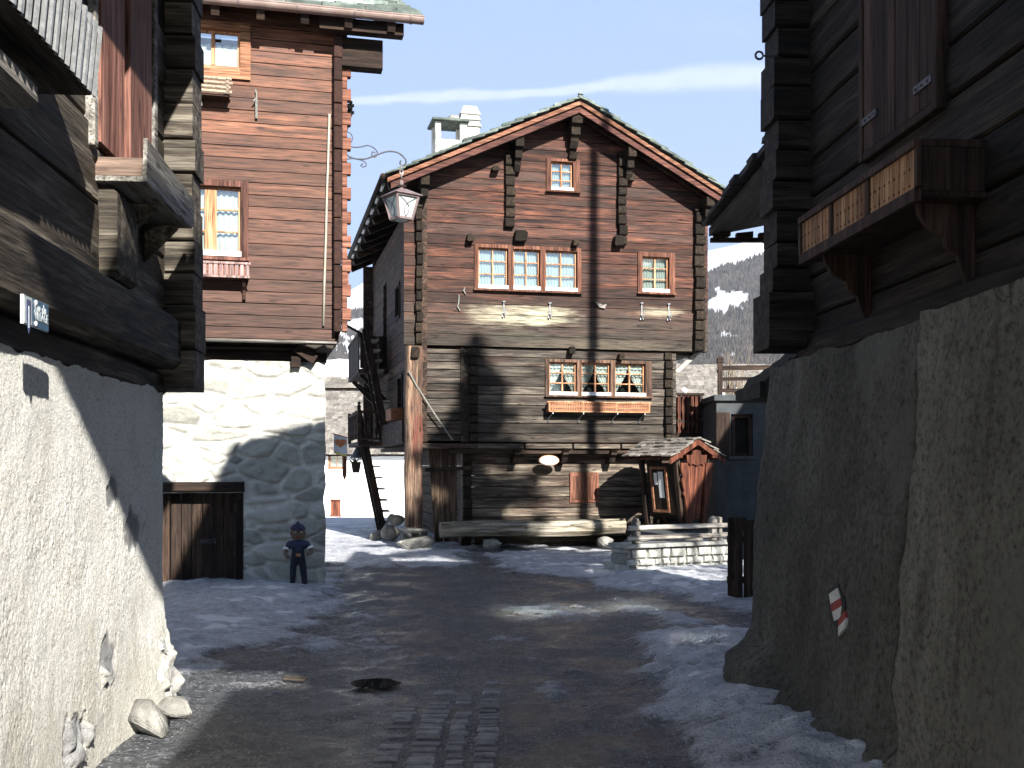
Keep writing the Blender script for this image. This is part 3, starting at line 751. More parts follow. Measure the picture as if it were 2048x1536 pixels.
for (p, q, y0) in (((-.46, 2.95), (.16, .0), 5.0), ((-.36, 4.8), (.14, 2.2), 4.2)):
    k = MB(); k.beam((p[0], y0, p[1]), (q[0], y0, q[1]), .06, .16, up=(1, 0, 0)); k.beam((p[0], y0 + .75, p[1]), (q[0], y0 + .75, q[1]), .06, .16, up=(1, 0, 0))
    st = k.build('stair', M['dark_z'], house); n = 11
    for i in range(1, n):
        f = i / n; z = p[1] + (q[1] - p[1]) * f; x = p[0] + (q[0] - p[0]) * f
        if p[1] < 3.5 and z > 2.15: continue
        MB().box(x - .02, x + .26, y0 + .035, y0 + .715, z - .02, z + .02).build('tread', M['grey_rail'], st)
k = MB(); k.box(-.02, .02, 2.0, 3.0, 2.62, 2.86); k.box(.021, XL, 2.0, 2.02, 2.62, 2.86); k.box(.021, XL, 2.02, 3.0, 2.62, 2.64); k.build('flower_box', M['carved'], house)
k = MB(); k.box(.06, .1, .5, 4.4, 2.08, 2.5)
for i in range(18): k.box(.03, .058, .55 + i * .21, .55 + i * .21 + .19, 2.1, 2.56)
k.build('gallery_parapet', M['h_side'], house)
k = MB(); k.beam((-.3, 7.0, 3.7), (XL, 8.2, 3.5), .05, .05); k.beam((-.95, 6.0, 5.25), (XL, 6.6, 4.72), .05, .05); k.build('brace', M['dark'], house)
# right flank: carved balcony and strut
bx0, bx1 = HF.px(1352, 800, .45)[0], HF.px(1404, 800, .45)[0]
zt = HF.px(1378, 786, .45)[1]; zb_ = HF.px(1378, 866, .45)[1]
k = MB(); k.box(bx0 - .02, bx1 + .04, .41, .49, zt - .05, zt); k.box(bx0, bx1, .43, .47, zt - .62, zt - .57); k.box(bx0, bx1, .42, 3.5, zb_ - .12, zb_); k.box(bx1 - .02, bx1 + .04, .5, 3.5, zt - .05, zt); k.box(bx1 - .06, bx1, .41, .47, zb_, zt - .05)
bal = k.build('side_balcony', M['dark'], house)
n = 5
for i in range(n):
    x = bx0 + .02 + (bx1 - bx0 - .1) * i / n; w = (bx1 - bx0 - .1) / n * .43; xc = x + w + .01
    pr = [(xc - w, zb_), (xc - w * .55, zb_ + .09), (xc - w, zb_ + .2), (xc - w * .6, zb_ + .36), (xc - w, zb_ + .5), (xc - w * .7, zt - .1), (xc - w, zt - .05), (xc + w, zt - .05), (xc + w * .7, zt - .1), (xc + w, zb_ + .5), (xc + w * .6, zb_ + .36), (xc + w, zb_ + .2), (xc + w * .55, zb_ + .09), (xc + w, zb_)]
    k = MB(); k.prism(pr, .44, .465, 'y'); k.build('carved_board', M['redwood_shaded'], bal)
k = MB()
for i in range(14): k.box(bx1 - .03, bx1, .52 + i * .21, .52 + i * .21 + .17, zb_, zt - .06)
k.build('side_boards', M['dark_z'], bal)
a = HF.px(1348, 748, .2); b = HF.px(1396, 704, .2)
MB().beam((a[0], .2, a[1]), (b[0], .2, b[1]), .09, .09, up=(0, 1, 0)).build('strut', M['grey_rail'], house, bevel=.01)

# chimneys
ch = MB(); cx0, cx1 = HF.px(871, 280, 3.8)[0], HF.px(934, 280, 3.8)[0]; zc = HF.px(900, 243, 3.8)[1]
zo = HF.px(900, 268, 3.8)[1]
ch.box(cx0, cx1, 3.8, 4.45, 7.4, zo - .12)
for (a, b) in ((cx0, cx0 + .13), (cx1 - .16, cx1)): ch.box(a, b, 3.8, 3.95, zo - .12, zc); ch.box(a, b, 4.3, 4.45, zo - .12, zc)
cho = ch.build('chimney', M['chimney'], house, bevel=.02)
k = MB(); k.box(cx0 - .08, cx1 + .05, 3.7, 4.55, zc, zc + .06); k.build('chimney_slab', M['slate'], cho, bevel=.01)
blob('weight_stone', M['rock'], cho, ((cx0 + cx1) / 2 + .1, 4.05, zc + .12), (.13, .12, .1), 5, .3, 3)
c0, c1 = HF.px(926, 280, 4.3)[0], HF.px(964, 280, 4.3)[0]; zc2 = HF.px(945, 246, 4.3)[1]
ch = MB(); ch.box(c0, c1, 4.56, 5.1, 7.6, zc2); cho = ch.build('chimney', M['chimney'], house, bevel=.02)
k = MB(); cm = (c0 + c1) / 2; hw = (c1 - c0) / 2
for i, (w, h) in enumerate(((1.15, .05), (1.0, .10), (1.12, .04), (.98, .10), (1.08, .04))):
    z = zc2 + (0, .05, .15, .19, .29)[i]; k.box(cm - hw * w, cm + hw * w, 4.83 - .27 * w, 4.83 + .27 * w, z, z + h)
k.prism([(cm - hw * 1.05, zc2 + .33), (cm - hw * .7, zc2 + .50), (cm + hw * .7, zc2 + .50), (cm + hw * 1.05, zc2 + .33)], 4.57, 5.09, 'y')
k.build('chimney_cap', M['mortar'], cho, bevel=.01)
# hewn trough log on stones in front of the wall
a = HF.px(884, 1075, -.22)[0]; b = HF.px(1243, 1065, .05)[0]
zt = HF.px(1060, 1055, -.2)[1]
tr = thing('hewn_trough', 'long bleached hewn log lying on stones along the chalet foot', 'log', HF.world(a, -.30, 0), HF.th)
k = MB(); L = b - a; n = 26; vs = []
for i in range(n + 1):
    f = i / n; x = L * f; zc_ = .38 + .02 * math.sin(f * 7) + .03 * f
    for j in range(10):
        an = 2 * PI * j / 10 + .3; rr = .20 * (1 + .09 * noise.noise((x * 1.5, j * .9, 2)))
        vs.append((x, .26 + rr * 1.15 * math.cos(an), zc_ + rr * .93 * max(-.8, min(.78, math.sin(an)))))
k.add(vs, [(i * 10 + j, i * 10 + (j + 1) % 10, (i + 1) * 10 + (j + 1) % 10, (i + 1) * 10 + j) for i in range(n) for j in range(10)] + [tuple(range(10)), tuple(n * 10 + j for j in range(10))])
k.build('log_body', M['trough'], tr)
for i, (f, w) in enumerate(((.27, .24), (.90, .28))):
    st = rock('support_stone', M['ashlar'], None, HF.world(a + L * f, -.06, .09), (w, .22, .12), 20 + i)
    tag(st, ('flat stone under the middle of the long hewn log', 'flat stone under the right end of the long hewn log')[i], 'stone', 'stones under the hewn log')
# rubble foot at the far left corner
for i, (x, y, z, s) in enumerate(((-.05, 2.0, .2, .3), (.3, 1.7, .12, .24), (.1, 2.2, .5, .26), (.55, 1.9, .2, .26), (-.3, 2.4, .1, .2))):
    o = rock('rubble_stone', M['rock'], None, HF.world(x, y, z), (s, s * .9, s * .7), 31 + i, (.2 * i, .3, i))
    tag(o, ('grey boulder at the outer foot of the shaded stair pile', 'low grey stone at front of the shaded stair pile', 'top stone of the heap below the dark stair', 'grey stone of the heap beside the corner post', 'small stone at the left end of the shaded heap')[i], 'stone', 'rubble heap below the stairs')
# ================================================================ brown house with stone cellar (left, middle distance)
BF = Frame(-2.51, 14.5, math.radians(13.6))
brown = thing('stone_footed_house', 'red-brown clad house on a pale rubble stone cellar with a dark door', 'house', (-2.51, 14.5, 0), BF.th)
YT = -.35
z_t0 = BF.px(520, 678, YT)[1]; x_tr = BF.px(670, 400, YT)[0]


def rubble_mat(name, stone, mort):
    k = NT(name); e = k.attr('edge'); c = k.attr('cell'); v = k.coords()
    n = k.noise(v, 9, 8, .7, .4); n2 = k.noise(v, 2.2, 5, .6)
    sc = k.ramp(k.math('ADD', k.math('MULTIPLY', c, .6), k.math('MULTIPLY', n, .45)), stone)
    col = k.mix(k.mr(k.math('ADD', e, k.math('MULTIPLY', k.math('SUBTRACT', n2, .5), .5)), .06, .26), k.ramp(n, mort), sc)
    return k.pbsdf(col, .9, k.noise(v, 34, 8, .75, .3), 1.0, .025, .2)


M['rubble'] = rubble_mat('rubble_with_lime_mortar', [(.2, (.20, .20, .18)), (.5, (.42, .415, .375)), (.8, (.62, .61, .56))], [(.3, (.50, .49, .45)), (.65, (.76, .75, .70))])


def rubble_panel(name, parent, x0, x1, z0, z1, y, step, mat, holes=(), sx=2.1, sz=4.6, amp=.055, sd=0.0, edge_right=.03):
    nx, nz = int((x1 - x0) / step), int((z1 - z0) / step)
    vs, ed, ce = [], [], []
    for j in range(nz + 1):
        for i in range(nx + 1):
            x = x0 + (x1 - x0) * i / nx; z = z0 + (z1 - z0) * j / nz
            q = (x * sx + .35 * noise.noise((x * 1.3, z * 1.3, sd)), z * sz + .45 * noise.noise((x * 1.1 + 7, z * 1.4, sd)) + .0, sd)
            d, pts = noise.voronoi(q)
            e = min(1, (d[1] - d[0]) * 1.6); c = (noise.noise((pts[0].x * 3.1, pts[0].y * 3.7, 1)) + 1) / 2
            h = amp * (sstep(0, .35, e) * (.45 + .8 * c)) + .020 * fbm(x * 6, z * 9, sd, 4) + .016 * abs(fbm(x * 13, z * 30, sd + 2, 3))
            xo = x
            if i == nx: xo = x + edge_right * fbm(3, z * 3, sd, 3)
            vs.append((xo, y - h, z)); ed.append(e); ce.append(c)
    fs = []
    for j in range(nz):
        for i in range(nx):
            xc = x0 + (x1 - x0) * (i + .5) / nx; zc_ = z0 + (z1 - z0) * (j + .5) / nz
            if any(a < xc < b and c < zc_ < d for a, b, c, d in holes): continue
            fs.append((j * (nx + 1) + i, j * (nx + 1) + i + 1, (j + 1) * (nx + 1) + i + 1, (j + 1) * (nx + 1) + i))
    # returns at the right end and a back so the wall has real thickness
    me = bpy.data.meshes.new(name); b = len(vs)
    for j in range(nz + 1): vs.append((vs[j * (nx + 1) + nx][0], y + .5, z0 + (z1 - z0) * j / nz)); ed.append(.8); ce.append(.5)
    for j in range(nz): fs.append((j * (nx + 1) + nx, b + j, b + j + 1, (j + 1) * (nx + 1) + nx))
    me.from_pydata(vs, [], fs); me.materials.append(mat)
    for nm, dat in (('edge', ed), ('cell', ce)): at = me.attributes.new(nm, 'FLOAT', 'POINT'); at.data.foreach_set('value', dat)
    me.polygons.foreach_set('use_smooth', [True] * len(fs))
    o = bpy.data.objects.new(name, me); C.objects.link(o); o.parent = parent; return o


dx0, dzt = BF.px(322, 985, 0); dx1, _ = BF.px(486, 985, 0); z_st = BF.px(500, 722, 0)[1]
rubble_panel('stone_wall', brown, -4.2, 0.0, -.15, z_st, 0, .022, M['rubble'], [(dx0, dx1, -.2, dzt)], sd=4)
k = MB(); k.box(-4.2, -.03, .45, 5.5, -.2, z_st - .02); k.build('cellar_core', M['rubble'], brown)
zl = BF.px(400, 965, 0)[1]
k = MB(); k.log(dx0 - .1, dx1 + .02, -.13, .3, dzt - .0, zl + .01, .02, .03); k.build('lintel', M['dark'], brown)
k = MB(); k.box(dx1 - .1, dx1 - .002, .06, .2, -.1, dzt - .004); k.build('door_post', M['dark_z'], brown); k = MB(); k.box(dx0, dx0 + .1, .06, .2, -.1, dzt - .004); k.build('door_post', M['dark_z'], brown)
k = MB()
for i in range(6):
    w = (dx1 - dx0 - .22) / 6; k.box(dx0 + .11 + i * w, dx0 + .11 + (i + 1) * w - .008, .16, .2, -.1, dzt - .01)
dr = k.build('cellar_door', M['door'], brown, bevel=.006)
k = MB(); zz = BF.px(400, 1083, .15)[1]; xx = BF.px(416, 1083, .15)[0]; k.box(xx - .1, xx + .1, .135, .16, zz - .03, zz + .03); k.tube([(xx - .04, .13, zz), (xx, .09, zz + .02), (xx + .07, .13, zz)], .012, 6); k.build('handle', M['iron'], dr)
# timber storey
wx0 = BF.px(345, 430, YT)[0]; wx1, wzt = BF.px(497, 364, YT); wzb = BF.px(497, 522, YT)[1]
holes = [window(brown, wx0, wx1, wzb, wzt, YT, (.09, .095, .08, .09), 2, 3, 'lace_white', fm='b_frame' if 'b_frame' in M else 'frame', midw=.15, sill=.03)]
ux1, uzb = BF.px(501, 160, YT); ux0 = BF.px(352, 100, YT)[0]; uzt = BF.px(450, 45, YT)[1]
holes.append(window(brown, ux0, ux1, uzb, uzt, YT, (.12, .13, .10, .14), 2, 1, None, fm='carved', white=False, midw=.05, sill=.0))
a, b, c, d = ux0 + .12, ux1 - .13, uzb + .14, uzt - .10
uw = [o for o in brown.children if o.name.startswith('window')][-1]
grid_uv('curtain', M['lace_tied'], uw, lambda u, v: (a + (b - a) * u, YT + .075 + .004 * math.sin(u * 50), c + (d - c) * (.60 * v + .05 * v * abs(math.sin(u * 6 * PI)))), 60, 6)
k = MB()
cs = courses(z_t0, BF.px(520, 40, YT)[1] + .3, .150, .160)
log_wall(k, -4.6, x_tr, cs, YT, .12, holes, jit=.002, ch=.0045, gap=.001)
k.build('cladding', M['b_board'], brown)
k = MB(); e0, e1 = BF.px(668, 400, YT - .14)[0], BF.px(684, 400, YT - .14)[0]
for za, zb in courses(z_t0 + .1, cs[-1][1], .29, .31):
    k.box(e0, e1 + R.uniform(-.01, .01), YT - .14 + R.uniform(-.012, .012), YT + .1, za + .006, zb - .006)
k.build('side_log_ends', M['b_endgrain'], brown, bevel=.012)
k = MB(); f1 = BF.px(698, 400, YT - .02)[0]
for i, (za, zb) in enumerate(courses(z_t0 + .12, cs[-1][1], .155, .165)):
    k.box(e1 + .012, f1 + (.028 if i % 2 else -.022), YT - .02, YT + .1, za + .003, zb - .003)
k.build('front_log_ends', M['b_end'], brown, bevel=.008)
k = MB(); log_wall(k, x_tr, x_tr + .06, cs, YT + .1, 6, (), jit=.0); k.box(-4.6, x_tr, YT + .15, 5.4, z_t0 - .02, z_t0 + .06); k.box(-4.6, x_tr, 5.2, 5.4, z_t0, cs[-1][1]); k.build('timber_core', M['b_dark'], brown)
k = MB(); k.log(-4.6, x_tr + .02, YT - .035, YT + .05, z_t0 - .045, z_t0 - .004, .004, .01); k.build('drip_board', M['grey_rail'], brown)
k = MB(); k.log(-4.2, -.12, -.10, .3, z_st + .14, z_t0 - .05, .015, .03); k.log(-4.2, .02, -.05, .3, z_st, z_st + .135, .02, .03); k.build('floor_beam', M['b_dark'], brown)
xc, zc_ = BF.px(640, 690, YT)
pr = [(xc - .2, zc_ - .01), (xc - .02, zc_ + .07), (xc + .17, zc_ + .07), (xc + .2, zc_ + .02), (xc + .17, zc_ - .05), (xc + .10, zc_ - .04), (xc + .06, zc_ + .0), (xc - .06, zc_ - .05)]
k = MB(); k.prism(pr, YT + .0, YT + .16, 'y'); k.build('carved_bracket', M['l_end'], brown, bevel=.01)
k = MB(); k.beam((xc - .3, YT + .2, zc_ - .02), (xc - .05, YT + .2, zc_ - .18), .1, .12); k.box(xc - .36, xc - .24, YT + .2, .1, z_st - .08, z_st + .06); k.build('knee_bracket', M['b_dark'], brown)
# conduit
pp = [BF.px(u, v, YT - .03) for u, v in ((659, 228), (656, 330), (654, 380), (652, 470), (649, 560), (647, 652))]
k = MB(); k.tube([(p[0], YT - .03, p[1]) for p in pp], .016, 8); k.build('conduit', M['pipe'], brown, smooth=True)
# lower flower box
yb = YT - .22; q1, q2 = BF.px(500, 527, yb), BF.px(498, 555, yb); xa = BF.px(340, 527, yb)[0]
k = MB(); k.box(xa, q1[0] - .02, yb + .02, YT - .002, q2[1], q2[1] + .02); k.box(xa, q1[0] - .02, yb + .012, yb + .022, q2[1] + .02, q1[1] - .02); k.box(q1[0] - .03, q1[0] - .01, yb + .03, YT - .002, q2[1] + .02, q1[1] - .02)
fb = k.build('flower_box', M['b_end'], brown)
k = MB(); k.box(xa, q1[0] + .01, yb - .02, yb + .025, q1[1] - .02, q1[1] + .01); k.box(xa, q1[0], yb - .01, yb + .019, q2[1] - .012, q2[1] + .018)
n = 15
for i in range(n):
    x = xa + (q1[0] - xa) * (i + .5) / n; k.box(x - .024, x + .024, yb - .008, yb + .011, q2[1] + .018, q1[1] - .02)
k.build('slatted_front', M['b_slat'] if 'b_slat' in M else M['grey_purple'], fb, bevel=.004)
k = MB()
xb = BF.px(488, 575, yb)[0]
k.prism([(YT, q2[1] - .27), (YT - .05, q2[1] - .26), (YT - .06, q2[1] - .14), (YT - .12, q2[1] - .10), (YT - .20, q2[1]), (YT, q2[1])], xb - .02, xb + .02, 'x'); k.build('box_bracket', M['b_endgrain'], fb, bevel=.005)
# upper stick box
yb = YT - .24; q1, q2 = BF.px(462, 168, yb), BF.px(462, 190, yb); xa = BF.px(330, 168, yb)[0]
k = MB(); k.box(xa, q1[0] - .03, yb + .02, YT - .002, q2[1] - .015, q2[1] + .005); fb2 = k.build('stick_box', M['b_dark'], brown)
k = MB()
for i in range(4):
    z = q2[1] + .03 + i * .055; k.tube([(xa, yb, z), ((xa + q1[0]) / 2, yb + .006, z + .004), (q1[0] + R.uniform(-.02, .03), yb, z)], .023, 7)
for i in range(4):
    z = q2[1] + .055 + i * .05; k.tube([(q1[0] - .04, yb - .03, z), (q1[0] - .04, YT - .01, z + .005)], .022, 7)
k.build('birch_stick', M['stick'], fb2)
x, z = BF.px(511, 180, YT - .02); k = MB(); zb = BF.px(511, 238, YT)[1]
k.tube([(x - .0, YT - .03, z), (x + .012, YT - .05, z - .06), (x + .01, YT - .07, z - .12), (x - .03, YT - .09, z - .17)], .010, 6); k.tube([(x + .01, YT - .06, z - .12), (x + .012, YT - .03, zb)], .018, 7); k.build('shutter_stay', M['rope'], brown)
x, z = BF.px(396, 203, YT - .12); k = MB(); k.tube([(x - .05, YT - .08, z + .02), (x + .03, YT - .12, z + .03), (x + .04, YT - .12, z - .05)], .016, 6); k.build('bracket_hook', M['iron_grey'], brown)
# second stick box and slatted box on the far flank, seen past the corner
for (u, v0, v1, m) in ((704, 208, 236, 'stick'), (694, 545, 575, 'b_end')):
    xq, zt = BF.px(u, v0, 1.2); zb = BF.px(u, v1, 1.2)[1]
    k = MB()
    if m == 'stick':
        for i in range(4): k.tube([(x_tr, 1.1 + .1 * (i % 2), zb + .03 + i * .05), (xq + .03 * (i % 2), 1.1 + .1 * (i % 2), zb + .03 + i * .05)], .023, 6)
        for i in range(4): k.tube([(xq - .02, 1.1, zb + .05 + i * .05), (xq - .02, 2.2, zb + .05 + i * .05)], .022, 6)
    else:
        k.box(x_tr + .06, xq + .02, 1.1, 2.2, zb, zb + .02); k.box(xq - .01, xq + .015, 1.1, 2.2, zb + .02, zt); k.box(x_tr + .06, xq - .01, 1.1, 1.12, zb + .02, zt); k.box(xq - .02, xq + .04, 1.08, 2.22, zt, zt + .025)
    k.build('stick_box' if m == 'stick' else 'flower_box', M[m], brown)
# roof
yg = YT - .46
xg1, zg = BF.px(838, 40, yg)
sl = math.tan(math.radians(26))
def bz(y, o=0.0): return zg + .05 + (y - yg) * sl + o
k = MB(); W = 4.9
for i in range(22):
    y0 = yg + .08 + i * .25; k.add([(-W, y0, bz(y0, -.1)), (xg1 - .1, y0, bz(y0, -.1)), (xg1 - .1, y0 + .245, bz(y0 + .245, -.1)), (-W, y0 + .245, bz(y0 + .245, -.1)), (-W, y0, bz(y0, -.06)), (xg1 - .1, y0, bz(y0, -.06)), (xg1 - .1, y0 + .245, bz(y0 + .245, -.06)), (-W, y0 + .245, bz(y0 + .245, -.06))],
          [(0, 1, 2, 3), (4, 5, 6, 7), (0, 1, 5, 4), (1, 2, 6, 5), (2, 3, 7, 6), (3, 0, 4, 7)])
k.build('roof_boards', M['b_dark'], brown)
k = MB(lambda p: (p[1], p[0], p[2]))
sr = MB(lambda p: (p[1], p[0], p[2]))
o = slate_roof('roof_slates', M['slate'], brown, yg + .02, yg + 5.2, -W, xg1 + .05, lambda y: bz(y, -.04), 18, th=.045)
for v in o.data.vertices: v.co = (v.co.y, v.co.x, v.co.z)
o.data.flip_normals()
k = MB()
for i in range(11):
    x = -W + .2 + i * .55
    if x < xg1 - .2: k.beam((x, yg + .05, bz(yg + .05, -.17)), (x, yg + 5, bz(yg + 5, -.17)), .1, .13)
k.build('rafters', M['b_dark'], brown)
xp_, z1 = BF.px(806, 52, yg + .2); z0 = BF.px(806, 76, yg + .2)[1]
k = MB(); k.box(e1 - .3, xp_, yg + .12, yg + .28, z0, z1); xq_, z1b = BF.px(766, 78, YT - .12); z0b = BF.px(766, 138, YT - .12)[1]
k.log(e1, xq_, YT - .10, YT + .08, z0b, z1b, .01, .015); k.build('eave_beam', M['b_dark'], brown)
k = MB(); n = 10
pts = [(r * math.cos(a), r * math.sin(a)) for r in (.075, .065) for a in [PI + PI * i / n for i in range(n + 1)]]
poly = pts[:n + 1] + pts[n + 1:][::-1]
k.prism([(yg + p[0], zg + .02 + p[1]) for p in poly], -W, xg1 + .06, 'x'); k.prism([(yg + .07 * math.cos(a), zg + .02 + .07 * math.sin(a)) for a in [PI + PI * i / n for i in range(n + 1)]], xg1 + .055, xg1 + .062, 'x')
k.tube([(-W, yg - .072, zg + .024), (xg1 + .06, yg - .072, zg + .024)], .011, 6)
g = k.build('gutter', M['gutter'], brown, smooth=False)
for i in range(8):
    x = xg1 - .12 - i * .72
    q = MB(); q.prism([(yg + r * math.cos(a), zg + .02 + r * math.sin(a)) for r, rng in ((.083, range(n + 1)), (.076, range(n, -1, -1))) for a in [PI + PI * j / n for j in rng]], x, x + .025, 'x'); q.build('gutter_clip', M['lamp_brown'], g)
# snow lying on the slates
k = MB(); vs = []; nx, ny = 60, 8
for j in range(ny + 1):
    for i in range(nx + 1):
        x = -W + (xg1 - .25 + W) * i / nx; f = j / ny; y = yg + .12 + .25 * (1 + fbm(x * 1.1, 3)) * .5 + f * 4.2; e = min(1, 6 * f, 6 * (1 - i / nx) + .0)
        vs.append((x, y, bz(y, .03) + .075 * sstep(0, 1, e) + .02 * fbm(x * 2, y * 2)))
k.add(vs, [(j * (nx + 1) + i, j * (nx + 1) + i + 1, (j + 1) * (nx + 1) + i + 1, (j + 1) * (nx + 1) + i) for j in range(ny) for i in range(nx)])
so = k.build('roof_snow', M['snow'], brown, smooth=True)

# ---------------------------------------------------------------- hanging street lamp
def lp(u, v, y=YT + .0):
    x, z = BF.px(u, v, y); return Vector(BF.world(x, y, z))
xl_, zl_ = BF.px(803, 372, YT)
lamp = thing('street_lamp', 'brown four-sided lantern hanging from a scrolled iron bracket on the corner', 'street lamp', BF.world(xl_, YT, 0), BF.th)
def ll(u, v): x, z = BF.px(u, v, YT); return (x - xl_, 0.0, z)
def spl(pts, n=8):
    out = []; P = [pts[0]] + list(pts) + [pts[-1]]
    for i in range(1, len(P) - 2):
        for j in range(n):
            t = j / n; out.append(tuple(.5 * (2 * P[i][d] + (P[i + 1][d] - P[i - 1][d]) * t + (2 * P[i - 1][d] - 5 * P[i][d] + 4 * P[i + 1][d] - P[i + 2][d]) * t * t + (3 * P[i][d] - P[i - 1][d] - 3 * P[i + 1][d] + P[i + 2][d]) * t ** 3) for d in range(len(pts[0]))))
    return out + [tuple(pts[-1])]
k = MB()
for pl, r in ((((690, 306), (700, 314), (716, 318), (734, 317), (755, 309), (775, 303), (795, 305), (809, 316), (812, 325), (806, 331), (800, 327), (802, 321)), .013),
              (((690, 319), (706, 317), (722, 320), (731, 325), (732, 331), (726, 334), (722, 331), (726, 327)), .010),
              (((694, 288), (706, 294), (720, 294), (735, 291), (748, 296), (755, 306), (750, 314), (744, 311), (745, 304), (751, 306)), .010),
              (((690, 262), (700, 266), (705, 275), (702, 284), (694, 286)), .009), (((690, 340), (694, 346), (692, 354), (686, 358)), .008)):
    k.tube(spl([ll(*p) for p in pl], 6), r * .8, 6)
k.build('bracket', M['iron'], lamp, smooth=True)
k = MB(); zt = ll(803, 331)[2]; zr = ll(803, 377)[2]
for i in range(3):
    z = zt - .03 - i * .055; k.tube([(.022 * math.cos(a) * (i % 2), .022 * math.cos(a) * (1 - i % 2), z + .034 * math.sin(a)) for a in [2 * PI * j / 10 for j in range(11)]], .006, 5)
k.build('chain', M['iron_grey'], lamp)
def ring(w, z, r=.42): return [(w * math.sqrt(2) * math.cos(r + PI / 4 + i * PI / 2), w * math.sqrt(2) * math.sin(r + PI / 4 + i * PI / 2), z) for i in range(4)]
z1 = ll(803, 396)[2]; z2 = ll(803, 443)[2]
k = MB(); k.lathe([(.02, zt - .2), (.03, zt - .22), (.025, zr + .05), (.075, zr + .035), (.05, zr + .03), (.022, zr + .02), (.03, zr + .0), (.03, zr - .03)], 12)
a, b = ring(.05, zr - .01), ring(.205, z1 + .03); c_ = ring(.205, z1 + .02); d_ = ring(.17, z1)
k.add(a + b + c_ + d_, [(0, 1, 2, 3)] + [(i * 4 + j, i * 4 + (j + 1) % 4, (i + 1) * 4 + (j + 1) % 4, (i + 1) * 4 + j) for i in range(3) for j in range(4)])
k.build('lantern_roof', M['lamp_brown'], lamp)
k = MB(); T, B = ring(.165, z1 + .01), ring(.105, z2 + .03)
for j in range(4): k.beam(T[j], B[j], .03, .03); k.beam(T[j], T[(j + 1) % 4], .028, .028); k.beam(B[j], B[(j + 1) % 4], .03, .03)
k.build('lantern_frame', M['lamp_brown'], lamp)
k = MB(); T2, B2 = ring(.158, z1 + .01), ring(.098, z2 + .03)
for j in range(4):
    n_ = (j + 1) % 4; k.add([T2[j], T2[n_], B2[n_], B2[j]], [(0, 1, 2, 3)])
k.build('lantern_glass', M['lampglass'], lamp)
k = MB()
for j in range(4):
    a, b, c_, d_ = (Vector(q) for q in (ring(.168, z1)[j], ring(.168, z1)[(j + 1) % 4], ring(.105, z2 + .03)[(j + 1) % 4], ring(.105, z2 + .03)[j]))
    def pt(u, v): return a.lerp(b, u).lerp(d_.lerp(c_, u), v)
    for s in (0, 1):
        k.tube([pt(abs(s - u), v) for u, v in spl([(.05, .0), (.35, .22), (.6, .45), (.62, .75), (.45, .97)], 4)], .004, 4)
k.build('glazing_bar', M['iron'], lamp)
k = MB(); k.lathe([(.001, z2 - .0), (.06, z2 + .005), (.09, z2 + .02), (.09, z2 + .028)], 12); k.build('lantern_base', M['lampglass'], lamp)

# ---------------------------------------------------------------- painted figure beside the cellar door
fx, _ = BF.px(596, 1172, -.3)
st = thing('garden_figure', 'small painted figure of a boy in blue with a cap beside the cellar door', 'statue', BF.world(fx, -.30, 0), BF.th)
def skin(name, pts, edges, rad, mat, parent, sub=2):
    me = bpy.data.meshes.new(name); me.from_pydata(pts, edges, []); me.materials.append(mat); o = bpy.data.objects.new(name, me); C.objects.link(o); o.parent = parent
    m = o.modifiers.new('skin', 'SKIN'); m.use_smooth_shade = True
    for v, r in zip(me.skin_vertices[0].data, rad): v.radius = (r, r) if not isinstance(r, tuple) else r
    me.skin_vertices[0].data[0].use_root = True
    s = o.modifiers.new('sub', 'SUBSURF'); s.levels = s.render_levels = sub; return o
blue, navy, skinc = flat('blue_paint', (.022, .030, .075), .6), flat('navy_paint', (.010, .012, .028), .6), flat('skin_paint', (.15, .10, .065), .6)
skin('body', [(0, 0, .42), (0, 0, .52), (0, 0, .62), (-.06, -.01, .40), (-.065, -.01, .24), (-.07, 0, .09), (.06, 0, .40), (.075, .0, .24), (.09, 0, .09), (-.07, -.035, .065), (.09, -.035, .065), (-.10, -.01, .62), (.10, -.01, .62), (-.155, -.01, .545), (.16, -.02, .56)],
     [(0, 1), (1, 2), (0, 3), (3, 4), (4, 5), (0, 6), (6, 7), (7, 8), (5, 9), (8, 10), (2, 11), (2, 12), (11, 13), (12, 14)], [.075, .08, .07, .05, .045, .035, .05, .045, .035, .04, .04, .05, .05, .045, .045], navy, st)
skin('shirt', [(0, 0, .47), (0, 0, .55), (0, 0, .635), (-.1, -.012, .625), (.1, -.012, .625), (-.135, -.012, .575), (.14, -.02, .585)], [(0, 1), (1, 2), (2, 3), (2, 4), (3, 5), (4, 6)], [.088, .09, .072, .055, .055, .058, .058], blue, st)
for sx, pts in ((-1, [(-.15, -.012, .555), (-.165, -.04, .50), (-.14, -.09, .46), (-.135, -.105, .455)]), (1, [(.155, -.02, .565), (.18, -.05, .51), (.13, -.10, .49), (.12, -.115, .49)])):
    skin('forearm', pts, [(0, 1), (1, 2), (2, 3)], [.03, .027, .024, .028], skinc, st)
    k = MB(); p, q = Vector(pts[0]), Vector(pts[1]); k.tube([p.lerp(q, -.15), p.lerp(q, .25)], .048, 10); k.build('cuff', M['white'], st)
    hb = Vector(pts[3])
    for i in range(4): skin('finger', [tuple(hb + Vector((-.016 + .011 * i, -.012, .0))), tuple(hb + Vector((-.017 + .011 * i, -.034, -.004 - .002 * i))), tuple(hb + Vector((-.016 + .011 * i, -.044, -.018)))], [(0, 1), (1, 2)], [.0065, .006, .005], skinc, st, 1)
    skin('thumb', [tuple(hb + Vector((-sx * .018, -.0, .006))), tuple(hb + Vector((-sx * .03, -.018, .014))), tuple(hb + Vector((-sx * .03, -.032, .012)))], [(0, 1), (1, 2)], [.008, .007, .006], skinc, st, 1)
hd = blob('head', skinc, st, (0, -.005, .755), (.083, .082, .088), 2, .03, 3)
